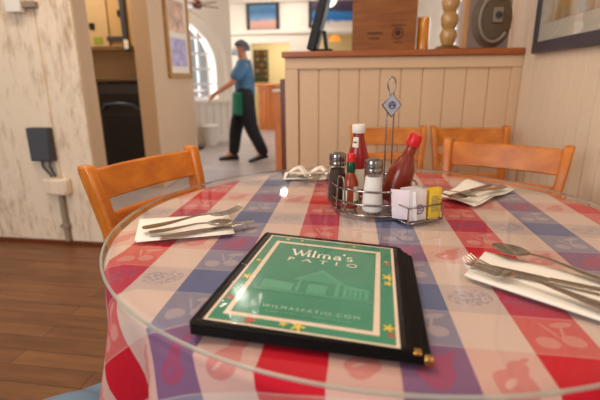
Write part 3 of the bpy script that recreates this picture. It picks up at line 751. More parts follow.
# diamond badge
M['badge'] = mat('badge_enamel', (176, 184, 208), .35, .4); 
Mx = Matrix.Translation((hx, hy-.008, .254)) @ Matrix.Rotation(math.radians(10), 4, 'Z') @ Matrix.Rotation(PI/2, 4, 'X')
def tf(mb, mx): mb.v = [tuple(mx @ Vector(v)) for v in mb.v]; return mb
mb = MB(); mb.prism([(0,-.029), (.025,0), (0,.029), (-.025,0)], -.003, .003)
bd = tf(mb, Mx).build('badge', 'chrome', rk, bevel=.0012)
mb = MB(); mb.prism([(0,-.025), (.0212,0), (0,.025), (-.0212,0)], .003, .0036)
tf(mb, Mx).build('badge_face', 'badge', bd)
mb = MB(); mb.tube([(.008*math.cos(a*.42), .008*math.sin(a*.42), .004) for a in range(15)], .0011, 6, True); mb.tube([(-.005,-.005,.004),(0,.007,.004),(.005,-.005,.004)], .001, 6); mb.tube([(-.009,.0,.004),(.009,0,.004)], .001, 6)
tf(mb, Mx).build('badge_mark', mat('navy_enamel', (50, 58, 100), .4), bd)
# packet basket in front right of the rack
b0 = Vector((.214-CX, .957-CY, 0)); b1 = Vector((.238-CX, .900-CY, 0)); b2 = Vector((.326-CX, .938-CY, 0)); b3 = Vector((.302-CX, .995-CY, 0))
bk = [b0, b1, b2, b3]
mb = MB()
for z, r in ((.004, .002), (.040, .0019)):
    mb.tube([p+Vector((0,0,z)) for p in bk], r, 8, True)
for p in bk: mb.tube([p+Vector((0,0,.003)), p+Vector((0,0,.041))], .0019, 8)
for q in (.33, .66): mb.tube([b1.lerp(b2, q)+Vector((0,0,.004)), b0.lerp(b3, q)+Vector((0,0,.004))], .0015, 6)
mb.build('packet_basket', 'chrome', rk, smooth=60)
# packets
bw = (b2-b1).normalized(); bn = Vector((-bw.y, bw.x, 0)); bo = Vector((CX, CY, 0))
def packet(name, along, depth, wid, hgt, m, label, lean=.0, marks=None, thick=.0045, tilt=0, yaw=0):
    o_ = bo+b1+bw*along+bn*depth
    t = thing(name, label, 'packet', (o_.x, o_.y, GZ+.0065), math.atan2(bw.y, bw.x)+yaw, 'sweetener packets in the wire basket')
    mb = MB()
    def fn(u, v, sg):
        x = (u-.5)*wid; z = v*hgt*1.07; e = (1-abs(2*u-1)**3)*(1-abs(2*v-1)**5)
        return (x, sg*(.0004+thick/2*e*(1+.25*math.sin(u*11+v*7)))-lean*z, z)
    mb.grid(10, 12, lambda u, v: fn(u, v, -1)); mb.grid(10, 12, lambda u, v: fn(u, v, 1))
    b_ = mb.build('sachet', m, t, smooth=60)
    t.rotation_euler.y = tilt
    for (mk, mm, nm) in (marks or []):
        q = MB()
        for poly in mk: q.add([(x, -(thick/2+.0012)-lean*z, z) for x, z in poly], [tuple(range(len(poly)))])
        q.build(nm, mm, b_)
    return t
M['sugar'] = mat('white_sachet_paper', (236, 230, 232), .6); M['ysach'] = mat('yellow_sachet_paper', (238, 206, 60), .55); M['bsach'] = mat('blue_sachet_paper', (130, 180, 215), .55); M['pink'] = mat('pale_pink_sachet_paper', (236, 222, 228), .6)
M['purple'] = mat('purple_ink', (100, 70, 150), .5); M['pinkink'] = mat('pink_ink', (205, 120, 170), .5); M['greyink'] = mat('grey_print', (150, 146, 120), .6)
def circ(cx, cz, r, n=18, rx=1): return [(cx+r*rx*math.cos(2*PI*k/n), cz+r*math.sin(2*PI*k/n)) for k in range(n)]
def ringp(cx, cz, r, w_, n=18):
    return [[(cx+a*math.cos(2*PI*j/n), cz+a*math.sin(2*PI*j/n)) for a, j in ((r, k), (r, k+1), (r-w_, k+1), (r-w_, k))] for k in range(n)]
white_marks = [(ringp(.003, .026, .0115, .0028), 'purple', 'logo_ring'), ([[(-.004, .022), (.009, .022), (.009, .024), (-.004, .024)], [(-.004, .027), (.008, .027), (.008, .029), (-.004, .029)]], 'purple', 'logo_text'),
               ([[(-.016, .042), (-.012, .044), (-.006, .030), (-.010, .028)], [(-.014, .03), (-.011, .03), (-.011, .012), (-.014, .012)]], 'pinkink', 'logo_swash')]
packet('sugar_packet', .032, .008, .046, .064, 'sugar', 'white sweetener packet with purple ring logo at the front of the basket', -.04, white_marks)
packet('sugar_packet', .034, .016, .046, .066, 'sugar', 'white packet directly behind the purple-logo packet', -.02)
packet('sugar_packet', .030, .024, .046, .068, 'sugar', 'white packet third from the front of the basket', 0)
packet('sugar_packet', .028, .032, .046, .067, 'pink', 'pale pink packet behind the white ones', .03)
packet('sugar_packet', .026, .040, .046, .068, 'sugar', 'white packet nearest the rack wires', .04)
packet('sugar_packet', .013, .02, .05, .062, 'sugar', 'white packet slanting sideways at the left end of the basket', .0, white_marks, .005, -.12, -1.15)
packet('sugar_packet', .006, .03, .05, .064, 'pink', 'pale pink packet at the left end of the basket', .0, None, .004, -.1, -1.15)
packet('sugar_packet', .058, .042, .042, .064, 'bsach', 'pale blue packet peeking up at the back of the basket', .08)
ym = [([[(-.012, .05-.0042*k), (.006+.006*((k*7) % 3)/2, .05-.0042*k), (.006+.006*((k*7) % 3)/2, .052-.0042*k), (-.012, .052-.0042*k)] for k in range(9)], 'greyink', 'small_print')]
packet('sugar_packet', .079, .008, .036, .066, 'ysach', 'yellow sweetener packet with grey print at the right front of the basket', -.02, ym)
packet('sugar_packet', .077, .016, .038, .066, 'ysach', 'yellow packet behind the printed yellow one', .0)
packet('sugar_packet', .077, .024, .038, .065, 'ysach', 'yellow packet furthest back in the basket', .03)

# bottles and shakers
def at_px(px, py): p = atz(px, py, GZ+.008); return (p.x, p.y, GZ+.0085)
def ang_glass(): pass
def shaker(name, px, py, cont, label, s=1.0):
    t = thing(name, label, 'shaker', at_px(px, py), 0, 'glass shakers in the rack'); t.scale = (s, s, s)
    MB().lathe([(.004, .0), (.024, .0), (.0265, .004), (.0262, .02), (.0235, .055), (.0195, .088), (.0185, .098)], 12, caps=False).build('jar', 'bottle', t, smooth=25)
    MB().lathe([(.0, .003), (.0235, .003), (.0245, .01), (.0218, .055), (.0182, .086), (0, .086)], 24, caps=False).build('contents', cont, t, smooth=40)
    MB().lathe([(.0205, .095), (.0215, .097), (.0215, .104), (.0205, .106), (.0212, .109), (.0212, .120), (.020, .124), (.013, .1275), (.0, .1285)], 24, caps=False).build('cap', 'chrome', t, smooth=35)
    return t
M['salt'] = mat('salt', (245, 242, 238), .9, bump=.1, bs=900); M['pepper'] = mat('ground_pepper', (58, 42, 34), .9, var=.5, vs=(900,900,900))
shaker('salt_shaker', 372, 211, 'salt', 'glass salt shaker with white salt and chrome cap, front of the rack', 1.0)
shaker('pepper_shaker', 337, 201, 'pepper', 'glass pepper shaker with dark pepper at the left of the rack', 1.0)
M['hots'] = mat('orange_red_sauce', (150, 52, 16), .3, coat=.3, trans=0); M['hotd'] = mat('dark_red_sauce', (124, 34, 8), .3, coat=.35)
M['ket'] = mat('ketchup_plastic', (150, 6, 10), .3, coat=.3); M['redcap'] = mat('red_cap', (214, 22, 26), .35); M['green'] = mat('green_foil', (22, 84, 50), .3, .3)
M['label'] = mat('paper_label', (232, 226, 206), .6); M['lgreen'] = mat('label_green', (60, 120, 70), .6); M['lred'] = mat('label_red', (190, 50, 40), .6)
t = thing('hot_sauce_bottle', 'small upright pepper sauce bottle with green neck foil and red cap', 'bottle', at_px(350, 207))
MB().lathe([(.018, 0), (.0195, .003), (.0195, .052), (.018, .066), (.012, .080), (.0085, .088), (.0085, .092), (0, .092)], 28, caps=False).build('body', 'hots', t, smooth=50)
MB().lathe([(.0093, .088), (.0105, .09), (.0105, .113), (.0095, .115), (0, .115)], 24, caps=False).build('neck_foil', 'green', t, smooth=40)
MB().lathe([(.0095, .115), (.0098, .117), (.0098, .132), (.0085, .134), (0, .134)], 20, caps=False).build('cap', 'redcap', t, smooth=40)
def label_wrap(t, r, z0, z1, a0, a1, m, name='label', parent=None, n=14):
    mb = MB(); mb.grid(n, 2, lambda u, v: (r*math.cos(math.radians(a0+(a1-a0)*u)), r*math.sin(math.radians(a0+(a1-a0)*u)), z0+(z1-z0)*v)); return mb.build(name, m, parent or t, smooth=60)
lb = label_wrap(t, .0202, .010, .056, 285, 400, 'label'); label_wrap(t, .0205, .012, .020, 290, 390, 'lgreen', 'label_band', lb)
# diamond on the label
mb = MB(); mb.add([tuple(Vector((.0206*math.cos(math.radians(a)), .0206*math.sin(math.radians(a)), z))) for a, z in ((300,.036),(328,.022),(356,.036),(328,.051))], [(0,1,2,3)]); mb.build('label_diamond', 'lred', lb)
label_wrap(t, .0202, .012, .05, 200, 240, 'label', 'back_label')
# ketchup
t = thing('ketchup_bottle', 'tall red ketchup bottle with white cap at the back of the rack', 'bottle', at_px(357, 194))
MB().lathe([(.02, 0), (.026, .003), (.029, .02), (.029, .08), (.0275, .105), (.023, .125), (.0165, .15), (.0145, .165), (.0145, .172), (0, .172)], 32, caps=False).build('body', 'ket', t, smooth=50)
MB().lathe([(.0175, .168), (.018, .169), (.018, .187), (.0165, .190), (0, .190)], 32, caps=False).build('cap', 'white', t, smooth=40)
lb = label_wrap(t, .0222, .132, .158, 215, 262, 'label', 'neck_label'); lb.data.transform(Matrix.Identity(4))
for v in lb.data.vertices:
    k = .0215-.18*(v.co.z-.132)+.001; r_ = math.hypot(v.co.x, v.co.y); v.co.x *= k/r_; v.co.y *= k/r_
label_wrap(t, .0206, .139, .147, 222, 250, 'lgreen', 'neck_label_print', lb)
label_wrap(t, .0294, .02, .075, 200, 300, 'label', 'label')
# leaning cayenne sauce bottle
base = Vector(at_px(392, 205)); t = thing('hot_sauce_bottle', 'leaning large hot sauce bottle with bright red cap in the rack', 'bottle', base)
t.rotation_euler = (math.radians(4), math.radians(17.5), 0)
MB().lathe([(.022, .004), (.0285, .007), (.0292, .012), (.0292, .072), (.027, .086), (.018, .104), (.0125, .118), (.0115, .135), (.0115, .145), (0, .145)], 32, caps=False).build('body', 'hotd', t, smooth=50)
MB().lathe([(.0128, .116), (.0133, .117), (.0122, .134), (.0115, .1345)], 28, caps=False).build('neck_band', 'hots', t, smooth=50)
MB().lathe([(.0148, .137), (.0155, .139), (.0155, .158), (.013, .164), (0, .165)], 28, caps=False).build('cap', 'redcap', t, smooth=35)
# lift so that the lower edge just rests on the rack floor
t.location = base + Vector((-.006, 0, .0095)); t.scale = (1.08, 1.08, 1.08)

# ================================================================== things on the partition
def on_cap(px, back=.05): a, _ = atd(px, 50, D0+back); p = RW(a, D0+back); return p.x, p.y, ZC+.0345
pxm = 430/2.62
t = thing('wooden_crate', 'brown wooden crate with dark stamped marks standing on the partition', 'crate', on_cap(383, .085), -YAW-.02)
cw, chh, cd = .345, .274, .15
w = MB(); w.box((0, -cd/2, chh/2), (cw, .012, chh)); w.box((0, cd/2, chh/2), (cw, .012, chh)); w.box((-cw/2+.006, 0, chh/2), (.012, cd-.012, chh)); w.box((cw/2-.006, 0, chh/2), (.012, cd-.012, chh)); w.box((0, 0, .006), (cw-.024, cd-.012, .012))
w.box((0, -cd/2-.0065, .19), (cw, .001, .003))
cr = w.build('body', 'crate', t, bevel=.003)
M['stamp'] = mat('stamp_ink', (72, 40, 22), .8)
mb = MB(); yy = -cd/2-.008
def sq(mb, x0, x1, z0, z1): mb.add([(x0, yy, z0), (x1, yy, z0), (x1, yy, z1), (x0, yy, z1)], [(0,1,2,3)])
for k in range(9): sq(mb, -.09+k*.0095, -.084+k*.0095, .083, .094)
for k in range(6): sq(mb, -.078+k*.0095, -.072+k*.0095, .056, .066)
mb.build('stamped_text', 'stamp', t)
mb = MB()
for P in ringp(.075, .085, .03, .005): mb.add([(x, yy, z) for x, z in P], [(0,1,2,3)])
mb.add([(x, yy, z) for x, z in circ(.075, .088, .016)], [tuple(range(18))])
for k in range(8): sq(mb, .04+k*.0095, .046+k*.0095, .122, .13)
for k in range(5): sq(mb, .055+k*.0095, .061+k*.0095, .036, .044)
mb.build('stamped_emblem', 'stamp', t)
# monitor seen edge on
t = thing('point_of_sale_monitor', 'slim black monitor seen from its edge, leaning on a stand on the partition', 'monitor', on_cap(311, .09), -YAW)
R_ = Matrix.Rotation(math.radians(15), 3, 'Y')
w = MB(); w.box((.05, .0, .165), (.05, .17, .33), R_); w.build('screen_housing', 'black', t, bevel=.008)
w = MB(); w.box((.078, 0, .008), (.10, .13, .012)); w.box((.085, 0, .06), (.02, .05, .11), Matrix.Rotation(math.radians(-8), 3, 'Y')); w.build('stand', 'black', t, bevel=.005)
# candle jar
M['amber'] = mat('amber_glass', (222, 138, 24), .25, coat=.8)
t = thing('candle_jar', 'amber orange cylinder jar candle on the partition beside the crate', 'candle', on_cap(422, .06))
MB().lathe([(.03, 0), (.033, .003), (.033, .165), (.031, .168), (.028, .165), (.028, .15), (0, .15)], 28, caps=False).build('jar', 'amber', t, smooth=40)
MB().tube([(0,0,.148), (.001,0,.16)], .0015, 6).build('wick', 'black', t)
M['gold'] = mat('golden_turned_glass', (206, 160, 96), .2, coat=1, trans=.25)
M['goldd'] = mat('dark_gold', (150, 112, 60), .3, .7)
t = thing('candlestick', 'turned golden glass candlestick on the partition left of the oval plaque', 'candlestick', on_cap(447, .05))
MB().lathe([(.066, 0), (.068, .006), (.058, .014), (.034, .024)], 32).build('foot', 'goldd', t, smooth=40)
prof = [(.03, .024), (.042, .05), (.048, .07), (.04, .095), (.031, .105), (.042, .125), (.05, .15), (.042, .178), (.032, .19), (.042, .21), (.05, .24), (.036, .268), (.024, .28), (.030, .30), (.034, .33), (.02, .36), (0, .36)]
MB().lathe(prof, 28, caps=False).build('stem', 'gold', t, smooth=60)
# oval plaque
M['pewter'] = mat('dark_pewter', (104, 86, 66), .5, .3, var=.2, vs=(30,30,30)); M['pewter2'] = mat('pale_pewter', (150, 136, 120), .45, .3)
M['palewood'] = wood('pale_wood', (196, 140, 84), (220, 166, 108), (40, 40, 6))
t = thing('plaque', 'dark oval relief plaque on a pale wooden block beside the right wall', 'plaque', on_cap(483, .09), -YAW+.12)
w = MB(); w.box((0, .02, .155), (.25, .07, .31)); w.build('block', 'palewood', t, bevel=.006)
MB().box((.012, -.018, .155), (.222, .006, .30)).build('backing', mat('grey_violet_paint', (138, 122, 118), .6), t, bevel=.002)
w = MB(); w.lathe([(.0, .018), (.07, .016), (.095, .008), (.118, .0)], 40, (0,0,0), None, 0, False); w = tf(w, Matrix.Translation((.022, -.021, .15)) @ Matrix.Rotation(PI/2, 4, 'X') @ Matrix.Diagonal((.93, 1.25, 1, 1)))
ov = w.build('oval_relief', 'pewter', t, smooth=50)
w = MB(); w.tube([(.03+.078*math.cos(a), -.04, .15+.115*math.sin(a)) for a in [math.radians(60+k*12) for k in range(23)]], .010, 8); w.build('rope_curve', 'pewter2', ov, smooth=60)
w = MB(); w.box((.045, -.044, .17), (.05, .012, .075)); w.build('square_boss', 'pewter2', ov, bevel=.004)
w = MB(); w.lathe([(.004, 0), (.018, 0), (.018, .006), (.01, .008), (0, .008)], 20, caps=False); w = tf(w, Matrix.Translation((.045, -.05, .17)) @ Matrix.Rotation(PI/2, 4, 'X')); w.build('round_dial', 'grey', ov, smooth=40)

# framed picture on the right wall
d0, z0 = ata(537, 54, aR); fd1 = 1.25; zt = 1.95
t = thing('framed_picture', 'large slate-framed watercolour on the right plank wall', 'picture', (0,0,0)); t.rotation_euler.z = -YAW
fw, ft = .052, .03
xa = aR-ft; w = MB()
w.rng(xa, aR-.001, fd1, d0, z0, z0+fw); w.rng(xa, aR-.001, fd1, d0, zt-fw, zt); w.rng(xa, aR-.001, d0-fw, d0, z0+fw, zt-fw); w.rng(xa, aR-.001, fd1, fd1+fw, z0+fw, zt-fw)
w.build('frame', mat('slate_paint', (66, 66, 78), .4), t, bevel=.005)
w = MB(); w.rng(xa+.008, aR-.002, fd1+fw, d0-fw, z0+fw, zt-fw); w.build('mat_board', 'canvas', t)
def water(name, stops, sc=(3,3,3), seed=0):
    m = bpy.data.materials.new(name); m.use_nodes = True; t_ = NT(m)
    n = t_.noise(t_.mapping(t_.coord(), sc, (0,0,0), (seed, seed*.7, 0)), 1, 4, .6)
    t_.l(t_.ramp(n, stops), t_.b.inputs['Base Color']); t_.b.inputs['Roughness'].default_value = .5
    return m
wc = water('watercolour', [(.25, rgb((120, 84, 60))), (.40, rgb((214, 170, 120))), (.5, rgb((236, 226, 206))), (.62, rgb((212, 160, 60))), (.72, rgb((150, 160, 176))), (.85, rgb((236, 230, 220)))], (5, 7, 2.5), 3)
w = MB(); w.rng(xa+.006, xa+.0079, fd1+fw+.07, d0-fw-.07, z0+fw+.075, zt-fw-.07); w.build('painting', wc, t)
w = MB(); w.rng(xa+.003, xa+.0045, fd1+fw, d0-fw, z0+fw, zt-fw); w.build('picture_glass', 'pane', t)

# ================================================================== worn wall fittings
def wl(px, py, d=2.45): a, z = atd(px, py, d); return a, z
t = thing('electrical_box', 'dark grey electrical box on the worn white wall', 'electrical box', (0,0,0)); t.rotation_euler.z = -YAW
(a0, z1), (a1, z0) = wl(32, 127), wl(58, 160)
w = MB(); w.rng(a0, a1, 2.39, 2.449, z0, z1); w.build('housing', 'grey', t, bevel=.006)
w = MB(); w.rng(a0+.008, a1-.008, 2.386, 2.39, z0+.008, z1-.008); w.build('lid', mat('grey_lid', (74, 76, 84), .45), t, bevel=.002)
(ja0, jz1), (ja1, jz0) = wl(48, 177), wl(75, 194)
for q, e in ((.35, .3), (.7, .45)):
    x = a0+(a1-a0)*q; MB().tube([(x, 2.425, z0+.004), (x+.005, 2.42, z0-.04), (ja0+(ja1-ja0)*e, 2.425, jz1+.009)], .008, 8).build('cable', 'grey', t, smooth=60)
t = thing('junction_box', 'round white junction box with pipe running down to the floor', 'junction box', (0,0,0)); t.rotation_euler.z = -YAW
w = MB(); w.lathe([(.0, -.03), (.04, -.03), (.05, -.02), (.05, .03)], 28, caps=False); w = tf(w, Matrix.Translation(((ja0+ja1)/2-.0, 2.42, (jz0+jz1)/2)) @ Matrix.Rotation(-PI/2, 4, 'X') @ Matrix.Scale(-1, 4, (0,0,1)))
jb = MB(); jb.rng(ja0, ja1-.01, 2.39, 2.449, jz0, jz1); jb.build('housing', 'oldwall', t, bevel=.016, bseg=3)
pm = mat('grey_painted_pipe', (150, 134, 118), .5)
MB().tube([((ja0+ja1)/2, 2.43, jz0+.004), ((ja0+ja1)/2, 2.43, .12), ((ja0+ja1)/2+.004, 2.428, .035)], .017, 10).build('pipe', pm, t, smooth=60)
MB().rng((ja0+ja1)/2-.028, (ja0+ja1)/2+.028, 2.41, 2.4495, .13, .155).build('pipe_clip', pm, t, bevel=.003)
t = thing('surface_socket', 'small white conduit box high on the worn white wall', 'conduit box', (0,0,0)); t.rotation_euler.z = -YAW
(a0, z1), (a1, z0) = wl(9, -4), wl(27, 13)
w = MB(); w.rng(a0, a1, 2.40, 2.449, z0, z1); w.build('housing', 'white', t, bevel=.005)
(a2, z2), (a3, z3) = wl(27, 2), wl(39, 8)
w = MB(); w.rng(a1-.004, a3, 2.415, 2.449, z3, z2); w.build('conduit', pm, t, bevel=.004)

# kitchen things behind the opening
DK = 4.75
def kp(px, py, d=DK-.02): return atd(px, py, d)
t = thing('kitchen_cabinet', 'tan wall cabinet with grey bar seen through the opening', 'cabinet', (0,0,0)); t.rotation_euler.z = -YAW
(a0, z0), a1 = kp(88, 52), aP-.01
w = MB(); w.rng(a0-.6, a1, 4.46, 4.749, z0, 2.5); w.build('body', wood('tan_cabinet', (176, 142, 100), (192, 158, 116), (3, 3, 1), .5, 0), t, bevel=.006)
s0 = atd(108, 20, 4.44)
w = MB(); w.rng(a0-.5, s0[0]-.01, 4.44, 4.459, z0+.03, 2.46); w.build('door', mat('tan_door_paint', (204, 174, 132), .5), t, bevel=.006)
w = MB(); w.rng(s0[0]+.01, a1-.01, 4.44, 4.459, z0+.03, 2.46); w.build('door', mat('ochre_door_paint', (200, 164, 112), .5), t, bevel=.006)
(b0_, bz0), (b1_, bz1) = atd(107, 41, 4.42), atd(127, 36, 4.42)
w = MB(); w.rng(b0_, b1_, 4.415, 4.4395, bz0, bz1); w.build('grey_bar', 'grey', t, bevel=.003)
(n0, nz0), (n1, nz1) = atd(94, 44, 4.43), atd(102, 37, 4.43)
w = MB(); w.rng(n0, n1, 4.434, 4.4395, nz0, nz1); tag(w.build('sticky_note', mat('lime_paper', (150, 160, 50), .7), None, rz=-YAW), 'lime green note stuck on the tan cabinet', 'note')
for px, py in ((91, 26), (119, 13)):
    a, z = atd(px, py, 4.42); w = MB(); w.rng(a-.03, a+.03, 4.425, 4.4395, z-.03, z+.03); w.build('knob', 'black', t, bevel=.006)
(p0, pz0), (p1, pz1) = atd(124, 52, 4.40), atd(129, 0, 4.40)
w = MB(); w.rng(p0, p0+.05, 4.40, 4.438, pz0, 2.2); w.rng(p0+.01, p0+.06, 4.396, 4.4, pz0+.03, pz0+.12, 1); tag(w.build('wall_phone', ['grey', 'white'], None, rz=-YAW, bevel=.004), 'narrow grey handset panel at the right edge of the cabinet', 'phone')
t = thing('black_oven', 'black oven with curved handle seen through the opening behind the left chair', 'oven', (0,0,0)); t.rotation_euler.z = -YAW
a0, z1 = atd(93, 82, 4.1); 
w = MB(); w.rng(a0, aP-.02, 4.15, 4.74, 0, z1); w.build('body', mat('oven_enamel', (20, 20, 24), .3), t, bevel=.01)
hz = atd(115, 103, 4.1)[1]
w = MB(); w.tube([(a0+.05, 4.14, hz-.06), (a0+.10, 4.09, hz-.015), ((a0+aP)/2, 4.06, hz), (aP-.14, 4.09, hz-.015), (aP-.09, 4.14, hz-.06)], .014, 10); w.build('handle', mat('dark_chrome', (92, 104, 122), .35, .8), t, smooth=60)
w = MB(); w.rng(a0+.04, aP-.06, 4.14, 4.149, .3, hz-.12); w.build('oven_window', 'black', t, bevel=.004)
w = MB(); w.rng(a0+.02, aP-.04, 4.135, 4.149, hz+.09, z1-.02); w.build('control_panel', 'grey', t, bevel=.004)
t = thing('wooden_counter', 'narrow wood-edged counter top above the black oven', 'counter', (0,0,0)); t.rotation_euler.z = -YAW
w = MB(); w.rng(a0-.05, aP-.01, 4.1, 4.74, z1+.002, z1+.03); w.build('worktop', mat('dark_edge', (92, 68, 44), .5), t, bevel=.004)
z2 = atd(110, 56, 4.5)[1]
# picture on the lit wall
(d0, _), (d1, _) = ata(165, 40, aL), ata(188, 40, aL); z0 = ata(176, 78, aL)[1]
t = thing('framed_picture', 'narrow gold-framed pair of prints on the lit hall wall beyond the left chair', 'picture', (0,0,0)); t.rotation_euler.z = -YAW
w = MB(); f = .05; zt2 = 2.0
w.rng(aL+.001, aL+.03, d0, d1, z0, z0+f); w.rng(aL+.001, aL+.03, d0, d1, zt2-f, zt2); w.rng(aL+.001, aL+.03, d0, d0+f, z0+f, zt2-f); w.rng(aL+.001, aL+.03, d1-f, d1, z0+f, zt2-f)
w.build('frame', wood('gold_frame', (164, 116, 60), (190, 140, 80), (30,30,8)), t, bevel=.004)
w = MB(); w.rng(aL+.002, aL+.012, d0+f, d1-f, z0+f, zt2-f); w.build('mat_board', 'canvas', t)
zm = (z0+zt2)/2
for zz0, zz1, c in ((z0+f+.07, zm-.06, (150, 142, 170)), (zm+.0, zt2-f-.1, (168, 138, 120))):
    w = MB(); w.rng(aL+.0121, aL+.014, d0+f+.05, d1-f-.05, zz0, zz1); w.build('print', water('print_ink', [(.35, rgb(c)), (.65, rgb([min(255, x*1.4) for x in c]))], (8,8,8), 1), t)

# ================================================================== dining room things
def far_picture(pxs, name, label, bands):
    (x0, y0, x1, y1) = pxs; (a0, zt_), (a1, zb) = atd(x0, y0, DF-.08), atd(x1, y1, DF-.08)
    t = thing(name, label, 'picture', (0,0,0)); t.rotation_euler.z = -YAW; f = .07
    w = MB(); w.rng(a0, a1, DF-.04, DF-.001, zb, zb+f); w.rng(a0, a1, DF-.04, DF-.001, zt_-f, zt_); w.rng(a0, a0+f, DF-.04, DF-.001, zb+f, zt_-f); w.rng(a1-f, a1, DF-.04, DF-.001, zb+f, zt_-f)
    w.build('frame', mat('dark_frame', (44, 34, 40), .5), t, bevel=.006)
    m = bpy.data.materials.new(name+'_image'); m.use_nodes = True; q = NT(m)
    s = q.n('ShaderNodeSeparateXYZ'); q.l(q.coord('Generated'), s.inputs[0]); n = q.noise(q.mapping(q.coord(), (4,4,9)), 1, 3)
    fz = q.m('ADD', s.outputs[2], q.m('MULTIPLY', q.m('SUBTRACT', n, .5), .3)); q.l(q.ramp(fz, [(p, rgb(c)) for p, c in bands]), q.b.inputs['Base Color'])
    w = MB(); w.rng(a0+f, a1-f, DF-.02, DF-.002, zb+f, zt_-f); w.build('painting', m, t)
far_picture((245, 1, 279, 32), 'framed_picture', 'dark-framed seascape with blue sky and pink shore on the far wall', [(.0, (200,150,140)), (.3, (222,168,150)), (.42, (110,150,190)), (.7, (60,110,160)), (1, (86,140,178))])
far_picture((308, -14, 358, 31), 'framed_picture', 'dark-framed picture with a bright blue band, behind the crate and monitor', [(.0, (225,215,205)), (.12, (225,215,205)), (.2, (30,110,190)), (.42, (40,130,200)), (.5, (60,50,80)), (.8, (120,90,120)), (1, (160,120,110))])
# globe pendant
a, z = atd(329, -1, 6.0); p = RW(a, 6.0)
t = thing('globe_lamp', 'white globe lamp hanging above the monitor in the dining room', 'lamp', (p.x, p.y, z))
MB().lathe([(.001, -.1)]+[(.1*math.sin(PI*k/14), -.1*math.cos(PI*k/14)) for k in range(1, 14)]+[(.001, .1)], 24, caps=False).build('globe', mat('opal_glass', (255, 244, 226), .3, emit=1.6), t, smooth=60)
MB().tube([(0,0,.1), (0,0,CEIL-z)], .008, 8).build('cord', 'black', t)
# orange pendant in the back room
a, z = atd(335, 37, 10.6); p = RW(a, 10.6)
t = thing('pendant_lamp', 'small orange pendant lamp seen under the blue-banded picture', 'lamp', (p.x, p.y, z))
MB().lathe([(.13, -.09), (.10, .0), (.03, .07), (.02, .09)], 24).build('lamp_shade', mat('orange_shade', (240, 150, 60), .4, emit=1.0), t, smooth=60)
MB().tube([(0,0,.08), (0,0,CEIL-z)], .008, 8).build('cord', 'black', t)
# menu board in the back room
(a0, z1), (a1, z0) = atd(253, 50, 11.5), atd(268, 82, 11.5)
t = thing('menu_board', 'dark board with small coloured cards in the yellow back room', 'board', (0,0,0)); t.rotation_euler.z = -YAW
w = MB(); w.rng(a0, a1, 11.55, 11.599, z0, z1); w.build('board', mat('dark_green_board', (52, 52, 40), .6), t, bevel=.006)
random.seed(5)
for i in range(5):
    for j in range(3):
        x = a0+(a1-a0)*(.15+.3*j); z = z0+(z1-z0)*(.12+.18*i); w = MB(); w.rng(x, x+(a1-a0)*.2, 11.54, 11.549, z, z+.09)
        w.build('card', mat('card_paper', random.choice([(140,115,60),(120,64,54),(78,92,66),(140,130,100)]), .7), t)
# wooden counter in the back room
(a0, z1), (a1, _) = atd(257, 84, 8.9), atd(275, 84, 8.9)
t = thing('wooden_counter', 'orange wooden counter behind the walking waiter', 'counter', (0,0,0)); t.rotation_euler.z = -YAW
w = MB(); w.rng(a0, a1, 8.95, 9.5, 0, z1-.05)
for k in range(4): x = a0+(a1-a0)*(k+.5)/4; w.rng(x-.02, x+.02, 8.93, 8.95, .06, z1-.12)
w.build('body', 'orange', t, bevel=.005); w = MB(); w.rng(a0-.04, a1+.02, 8.9, 9.55, z1-.05, z1); w.build('worktop', 'orange', t, bevel=.008)
# host stand / booth end: orange upright and dark post beside the partition
(a0, z1), (a1, _) = atd(274, 92, 4.9), atd(285, 92, 4.9)
t = thing('booth_end_panel', 'orange wooden booth end panel beyond the left end of the partition', 'booth', (0,0,0)); t.rotation_euler.z = -YAW
w = MB(); w.rng(a0, a1+.3, 4.9, 4.95, 0, z1); w.build('panel', 'orange', t, bevel=.008); w = MB(); w.rng(a0-.015, a1+.3, 4.88, 4.97, z1+.001, z1+.03); w.build('top_rail', 'white', t, bevel=.006)
w = MB(); w.rng(a0+.03, a1+.3, 4.951, 5.4, .38, .44); w.build('bench_seat', 'orange', t, bevel=.008)
a0, z1 = atd(281.5, 79, 2.75)
w = MB(); w.rng(a0, a0+.07, 2.7, 2.75, 0, z1); tag(w.build('wooden_post', 'post', None, rz=-YAW, bevel=.006), 'dark brown wooden post standing at the left end of the partition', 'post')
# hanging brown thing near arch, small white bin
a, z = atd(197, 5, 6.2); p = RW(a, 6.2)
t = thing('ceiling_fan', 'dark wooden ceiling fan blades near the arched window', 'fan', (p.x, p.y, z))
MB().tube([(0,0,.0), (0,0,CEIL-z)], .014, 10).build('rod', 'post', t); MB().lathe([(.05,-.05),(.07,-.02),(.07,.03),(.04,.06)], 20).build('motor_hub', 'post', t, smooth=50)
for k in range(4):
    a_ = k*PI/2+.9; R_ = Matrix.Rotation(a_, 3, 'Z') @ Matrix.Rotation(.15, 3, 'X')
    MB().box(R_ @ Vector((.2, 0, 0)), (.3, .11, .012), R_).build('blade', 'post', t, bevel=.003)
a, z = atd(221, 141, 7.3); p = RW(a, 6.8)
t = thing('white_bin', 'small white bin standing below the arched window', 'bin', (p.x, p.y, 0))
MB().lathe([(.09, 0), (.1, .005), (.13, .30), (.14, .31), (.13, .31), (.1, .02), (0, .02)], 24, caps=False).build('bucket', 'white', t, smooth=40)
MB().lathe([(.142, .31), (.142, .325), (.1, .345), (0, .35)], 24, caps=False).build('lid', 'white', t, smooth=40)
a, z = atd(196, 90, 6.4); p = RW(a-.15, 6.4)
t = thing('side_table', 'small pale table with a dark edge under the arched window', 'table', (p.x, p.y, 0))
MB().box((0,0,z-.02), (.5,.5,.03)).build('tabletop', 'white', t, bevel=.006)
MB().lathe([(.02,.02),(.02,z-.035)], 12).build('column', 'black', t); MB().lathe([(.2,0),(.2,.015),(.03,.03)], 24).build('base', 'black', t)

